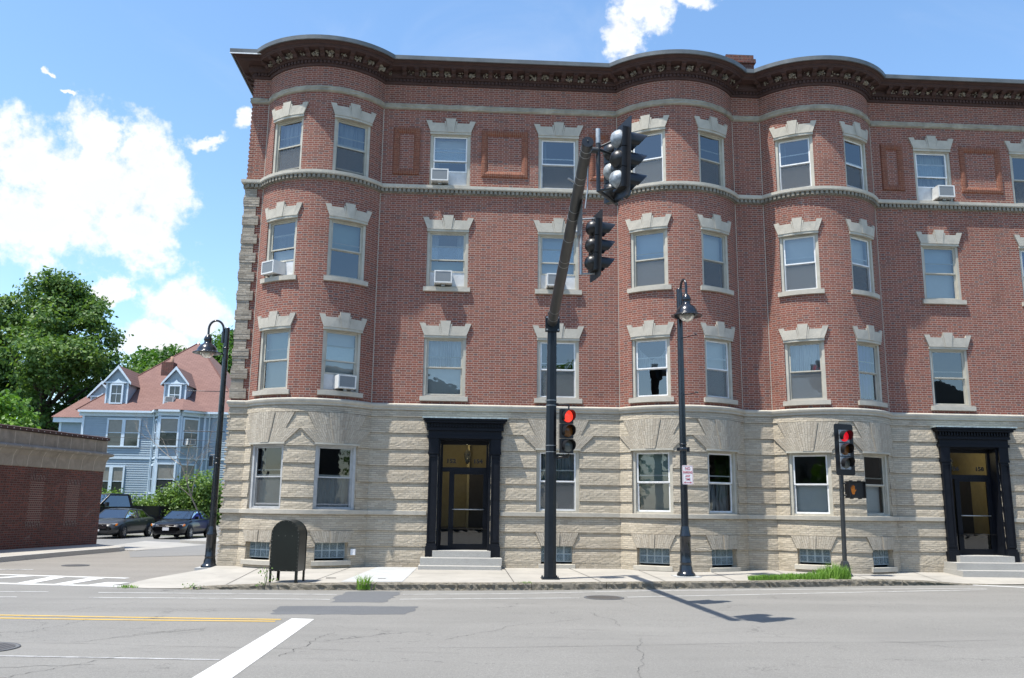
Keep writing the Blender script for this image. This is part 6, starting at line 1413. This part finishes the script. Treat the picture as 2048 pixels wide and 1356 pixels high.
def sedan(name, label, loc, rz, pm, L=4.75, wd=.9, H=1.43, style=0):
    """local +x is forward"""
    c = thing(name, label, 'car', loc, rz, 'cars parked in the lot'); f = L/2
    S_ = [f, f-.08, f-.35, f-.9, f-1.30, f-2.2, f-3.2, -f+.75, -f+.25, -f+.04, -f]
    hw = [wd*.70, wd*.84, wd*.95, wd*.99, wd, wd, wd, wd*.99, wd*.95, wd*.88, wd*.8]; zl_ = [.30, .22, .19, .19, .19, .19, .19, .19, .24, .30, .38]; zt_ = [.60, .70, .80, .90, .96, .97, .99, 1.02, 1.0, .95, .86]
    secs = [[(0.001, a), (w*.8, a), (w*.96, a+.10), (w, a+.28), (w*.985, t_-.20), (w*.93, t_-.06), (w*.80, t_), (.001, t_+.03)] for w, a, t_ in zip(hw, zl_, zt_)]
    m = MB(); loft(m, S_, secs)
    # roof and pillars
    G1 = [f-1.22, f-1.95, f-2.35, -f+1.35, -f+.55]; gt = [.97, H-.06, H, H-.05, 1.02]; gw = [wd*.82, wd*.66, wd*.64, wd*.62, wd*.72]
    loft(m, [G1[1]-.02, G1[2], G1[3]+.02], [[(gw[1], gt[1]-.03), (gw[1]*.9, gt[1]), (.001, gt[1]+.02)], [(gw[2], gt[2]-.05), (gw[2]*.85, gt[2]), (.001, gt[2]+.02)], [(gw[3], gt[3]-.04), (gw[3]*.9, gt[3]), (.001, gt[3]+.02)]])
    belt = .985
    def pil(a, b, r=.03): m.tube([a, b], r, 6)
    for s_ in (-1, 1):
        pil((G1[0], s_*gw[0], .95), (G1[1], s_*gw[1], gt[1]-.03), .035); pil((G1[3], s_*gw[3], gt[3]-.03), (G1[4], s_*gw[4], 1.0), .05); xm = (G1[1]+G1[3])/2-.1; pil((xm, s_*wd*.86, .97), (xm-.03, s_*gw[2]*1.0, gt[2]-.05), .035)
        pil((G1[1], s_*gw[1], gt[1]-.03), (G1[2], s_*gw[2], gt[2]-.05), .03); pil((G1[2], s_*gw[2], gt[2]-.05), (G1[3], s_*gw[3], gt[3]-.04), .03)
    body = m.build('body', pm, c)
    m = MB(); q = lambda *p: m.quad(*p)
    q((G1[0], -gw[0], .97), (G1[0], gw[0], .97), (G1[1], gw[1], gt[1]-.01), (G1[1], -gw[1], gt[1]-.01)); m.build('windshield', M['carglass'], c)
    m = MB(); q((G1[3], -gw[3], gt[3]-.01), (G1[3], gw[3], gt[3]-.01), (G1[4], gw[4], 1.0), (G1[4], -gw[4], 1.0)); m.build('rear_window', M['carglass'], c)
    for s_ in (-1, 1):
        for a, b in (((G1[0]-.08, G1[1]-.02), (xm+.04, xm+.02)), ((xm-.04, xm-.04), (G1[4]+.35, G1[3]-.02))):
            m = MB(); m.poly([(a[0], s_*wd*.85, .975), (a[1], s_*gw[1], gt[1]-.05), (b[1], s_*gw[2], gt[2]-.06), (b[0], s_*wd*.85, .975)]); m.build('side_window', M['carglass'], c)
        m = MB(); m.box(G1[0]-.25, G1[0]-.13, s_*(wd+.10)-.09, s_*(wd+.10)+.09, .95, 1.09); m.build('wing_mirror', pm, c)
        m = MB(); m.tube([(xm+.15, s_*(wd-.005), .82), (xm+.33, s_*(wd-.005), .82)], .012, 6); m.tube([(xm-.75, s_*(wd-.005), .84), (xm-.57, s_*(wd-.005), .84)], .012, 6); m.build('door_handle', pm if style else M['chrome'], c)
        hl = MB(); hl.prism([(.46, .60), (.82, .64), (.84, .74), (.48, .70)] if style else [(.52, .64), (.84, .70), (.86, .76), (.56, .72)], lambda a, b, d: Vector((f-.07-(a-.46)*.55+d, s_*a*wd/.9, b+.0)), -.05, .035); h_ = hl.build('headlight', M['headlight'], c)
        am = MB(); am.prism([(.78, .62), (.86, .64), (.865, .73), (.80, .71)], lambda a, b, d: Vector((f-.26+d, s_*a*wd/.9*1.01, b)), -.05, .05); am.build('indicator', M['amber'], h_)
        for x in (f-.92, -f+.98):
            w = MB(); RXm = Matrix.Translation((x, s_*(wd-.055), .32)) @ Matrix.Rotation(R(90), 4, 'X')
            w.lathe([(.20, -.1), (.30, -.105), (.325, -.07), (.325, .07), (.30, .105), (.20, .1)], n=24, M4=RXm); wh = w.build('wheel', M['tyre'], c)
            Mr = Matrix.Translation((x, s_*(wd-.055), .32)) @ Matrix.Rotation(R(90 if s_ < 0 else -90), 4, 'X')
            r_ = MB(); r_.lathe([(.212, .09), (.19, .098), (.185, .075)], n=24, M4=Mr)
            for k in range(7): r_.box(.03, .2, -.026, .026, .07, .098, 0, Mr @ Matrix.Rotation(2*math.pi*k/7, 4, 'Z'))
            r_.lathe([(.05, .098), (.001, .1)], n=10, M4=Mr); r_.build('rim', M['rim'], wh)
            kk = MB(); kk.lathe([(.375, .0), (.37, .012), (.001, .013)], n=24, M4=Matrix.Translation((x, s_*wd, .345)) @ Matrix.Rotation(R(90 if s_ < 0 else -90), 4, 'X')); kk.build('wheel_arch', M['trimblack'], c)
    m = MB()
    if style: m.prism([(-.33, .60), (.33, .60), (.36, .70), (-.36, .70)], lambda a, b, d: Vector((f-.02+d, a, b)), -.04, .012)
    else:
        for k in range(3): m.box(f-.04, f+.02, -.46, .46, .50+.075*k, .545+.075*k)
    m.build('grille', M['chrome'], c)
    m = MB(); m.box(f-.05, f-.005, -.55, .55, .26, .42); m.box(f-.12, f-.0, -.62, -.56, .3, .38); m.build('lower_grille', M['trimblack'], c)
    m = MB(); m.box(f-.0, f+.03, -.155, .155, .42, .565) if style else m.box(f-.0, f+.03, -.155, .155, .36, .45); m.build('licence_plate', M['plate'], c)
    m = MB(); m.box(-f-.01, -f+.1, -.75, -.45, .72, .86); m.box(-f-.01, -f+.1, .45, .75, .72, .86); m.build('tail_light', M['signred'], c)
    return c
AZ = -90+4   # forward points towards the street
sedan('sedan', 'dark grey sedan with a chrome barred grille half hidden by the brick building', (-17.38, 22.2, -.148), R(-90-4), M['cargray'], 4.84, .91, 1.44, 0)
sedan('sedan', 'black sedan with pale headlights and an amber corner light before the hedge', (-14.22, 22.3, -.148), R(-90-4), M['carblack'], 4.45, .86, 1.40, 1)
def pickup():
    c = thing('pickup_truck', 'black pickup truck with an open bed parked behind the grey sedan', 'truck', (-19.15, 25.75, .17), R(180+48), 'cars parked in the lot'); pm = M['truckblack']; m = MB(); wd = .97
    S_ = [2.7, 2.62, 1.5, 1.3]; loft(m, S_, [[(.001, a), (w*.9, a), (w, a+.2), (w, t_-.2), (w*.9, t_), (.001, t_+.04)] for w, a, t_ in ((.85, .45, 1.0), (.95, .4, 1.1), (.97, .38, 1.16), (.97, .38, 1.18))])
    m.box(-.62, 1.32, -.97, .97, .38, 1.18)
    m.box(-2.7, -.62, -.97, .97, .42, .62); 
    for s_ in (-1, 1): m.box(-2.7, -.62, min(s_*.97, s_*.90), max(s_*.97, s_*.90), .6, 1.24)
    m.box(-2.74, -2.68, -.97, .97, .6, 1.24); m.box(-.68, -.62, -.9, .9, .6, 1.24)
    loft(m, [.62, .2, -.45], [[(.74, 1.80), (.66, 1.86), (.001, 1.88)], [(.76, 1.83), (.68, 1.89), (.001, 1.91)], [(.74, 1.80), (.66, 1.86), (.001, 1.88)]])
    for s_ in (-1, 1):
        m.tube([(1.28, s_*.86, 1.16), (.64, s_*.74, 1.80)], .045, 6); m.tube([(-.58, s_*.88, 1.16), (-.45, s_*.74, 1.80)], .09, 6); m.tube([(.64, s_*.74, 1.8), (-.45, s_*.74, 1.8)], .04, 6)
    m.build('body', pm, c)
    m = MB(); m.quad((1.28, -.86, 1.18), (1.28, .86, 1.18), (.64, .72, 1.82), (.64, -.72, 1.82)); m.build('windshield', M['carglass'], c)
    m = MB(); m.quad((-.6, -.84, 1.18), (-.6, .84, 1.18), (-.46, .72, 1.8), (-.46, -.72, 1.8)); m.build('rear_window', M['carglass'], c)
    for s_ in (-1, 1):
        m = MB(); m.poly([(1.15, s_*.9, 1.19), (.6, s_*.755, 1.78), (-.4, s_*.755, 1.78), (-.5, s_*.9, 1.19)]); m.build('side_window', M['carglass'], c)
        m = MB(); m.box(.85, 1.0, s_*1.1-.1, s_*1.1+.1, 1.2, 1.42); m.build('wing_mirror', M['trimblack'], c)
        m = MB(); m.box(2.6, 2.73, s_*.7-.18, s_*.7+.18, .82, 1.0); m.build('headlight', M['headlight'], c)
        for x in (1.85, -1.75):
            w = MB(); w.lathe([(.22, -.12), (.36, -.125), (.385, -.08), (.385, .08), (.36, .125), (.22, .12)], n=22, M4=Matrix.Translation((x, s_*.86, .385)) @ Matrix.Rotation(R(90), 4, 'X')); wh = w.build('wheel', M['tyre'], c)
            r_ = MB(); r_.lathe([(.22, .10), (.15, .06), (.001, .07)], n=14, M4=Matrix.Translation((x, s_*.86, .385)) @ Matrix.Rotation(R(90 if s_ < 0 else -90), 4, 'X')); r_.build('rim', M['rim'], wh)
pickup()
# blue bin beside the far corner of the apartment block
bn = thing('recycling_bin', 'small blue bin between the lamp post and the building corner', 'bin', (-12.1, 26.0, 0.1)); m = MB()
m.prism([(-.3, 0), (.3, 0), (.36, 2.0), (-.36, 2.0)], lambda a, b, d: Vector((a, d, b)), .3, -.3); m.build('body', M['blueplastic'], bn); m = MB(); m.box(-.38, .38, -.36, .36, 2.0, 2.08); m.build('lid', M['blueplastic'], bn)
# wires crossing in front of the blue house
for (a, b, lab) in (((-30, 26, 5.9), (-12, 28.5, 5.2), 'thin upper wire crossing before the blue house'), ((-30, 26, 4.75), (-12, 28.5, 5.0), 'thin lower wire crossing before the blue house')):
    m = MB(); A, B = Vector(a), Vector(b); m.tube([A+(B-A)*k/10-Vector((0, 0, .25*math.sin(math.pi*k/10))) for k in range(11)], .012, 5); tag(m.build('overhead_wire', M['signalblack']), lab, 'wire')

# ------------------------------------------------------------ the far side of the street, behind the camera (seen in the window panes)
M['oppbrick'] = plain('opposite_brick', (.10, .095, .09), .9, var=.3, scale=2); M['oppclap'] = plain('opposite_clapboard', (.15, .15, .135), .8, var=.1)
def opposite(x, w, h, mat, label):
    b = thing('row_building', label, 'building', (x, -43, -.1), 0, 'buildings across the street'); m = MB(); m.box(-w/2, w/2, -9, 0, 0, h); m.build('wall', mat, b)
    m = MB(); m.prism([(-w/2-.3, h), (w/2+.3, h), (0, h+2.4)], lambda a, c, d: Vector((a, d, c)), -9.2, .3); m.build('roof', M['roofgravel'], b)
    for z in np.arange(1.2, h-1.5, 3.0):
        for xx in np.arange(-w/2+1.6, w/2-1, 2.6): m = MB(); m.box(xx-.45, xx+.45, .0, .05, z, z+1.5); o = m.build('window', M['housepane'], b)
opposite(-24, 14, 8.5, M['oppclap'], 'pale clapboard house across the street to the left'); opposite(-4, 16, 9.5, M['oppbrick'], 'brown brick house straight across the street'); opposite(15, 13, 7.5, M['oppclap'], 'pale clapboard house across the street to the right'); opposite(36, 18, 10, M['oppbrick'], 'long brick house across the street far right')
tree('street_tree', 'street tree across the road left of the brown brick house', 'tree', (-13, -38, -.15), 11, 4.2, M['leaf_back'], 31, size=.35, dens=90, nclump=20)
tree('street_tree', 'street tree across the road right of the brown brick house', 'tree', (7, -37, -.15), 12, 4.4, M['leaf_back'], 32, size=.35, dens=90, nclump=20)
tree('street_tree', 'street tree across the road by the far right house', 'tree', (25, -38, -.15), 11, 4.5, M['leaf_back'], 33, size=.35, dens=90, nclump=20)

for x, y, w, h, lab in ((-62, -30, 20, 10, 'dark brick block far down the street to the left'), (-78, -8, 26, 11, 'dark brick block closing the street at the left'), (62, -34, 20, 10, 'dark brick block far down the street to the right'), (84, -14, 30, 12, 'dark brick block closing the street at the right')):
    b = thing('row_building', lab, 'building', (x, y, -.1), R(70 if x < -70 else -70 if x > 70 else 0), 'buildings across the street'); m = MB(); m.box(-w/2, w/2, -6, 6, 0, h); m.build('wall', M['oppbrick'], b)
for i, (x, y) in enumerate(((-34, -30), (-48, -22), (42, -32), (54, -20))):
    tree('street_tree', ('street tree across the road, left end of the row', 'street tree farthest left along the street', 'street tree across the road, right end of the row', 'street tree farthest right along the street')[i], 'tree', (x, y, -.15), 11, 4.5, M['leaf_back'], 60+i, size=.4, dens=70, nclump=18)

for (x, y, r, lab) in ((-1.75, -3.9, .09, 'small square iron valve lid in the pale new sidewalk slab'), (-2.9, -3.7, .11, 'small rusty lid in the sidewalk between the mailbox and the pale slab')):
    vc = thing('valve_cover', lab, 'valve cover', (x, y, 0), R(5)); m = MB(); z_ = onpave(x, y, .008)[2]; m.box(-r, r, -r*.6, r*.6, z_-.01, z_); m.build('lid', M['iron'], vc)
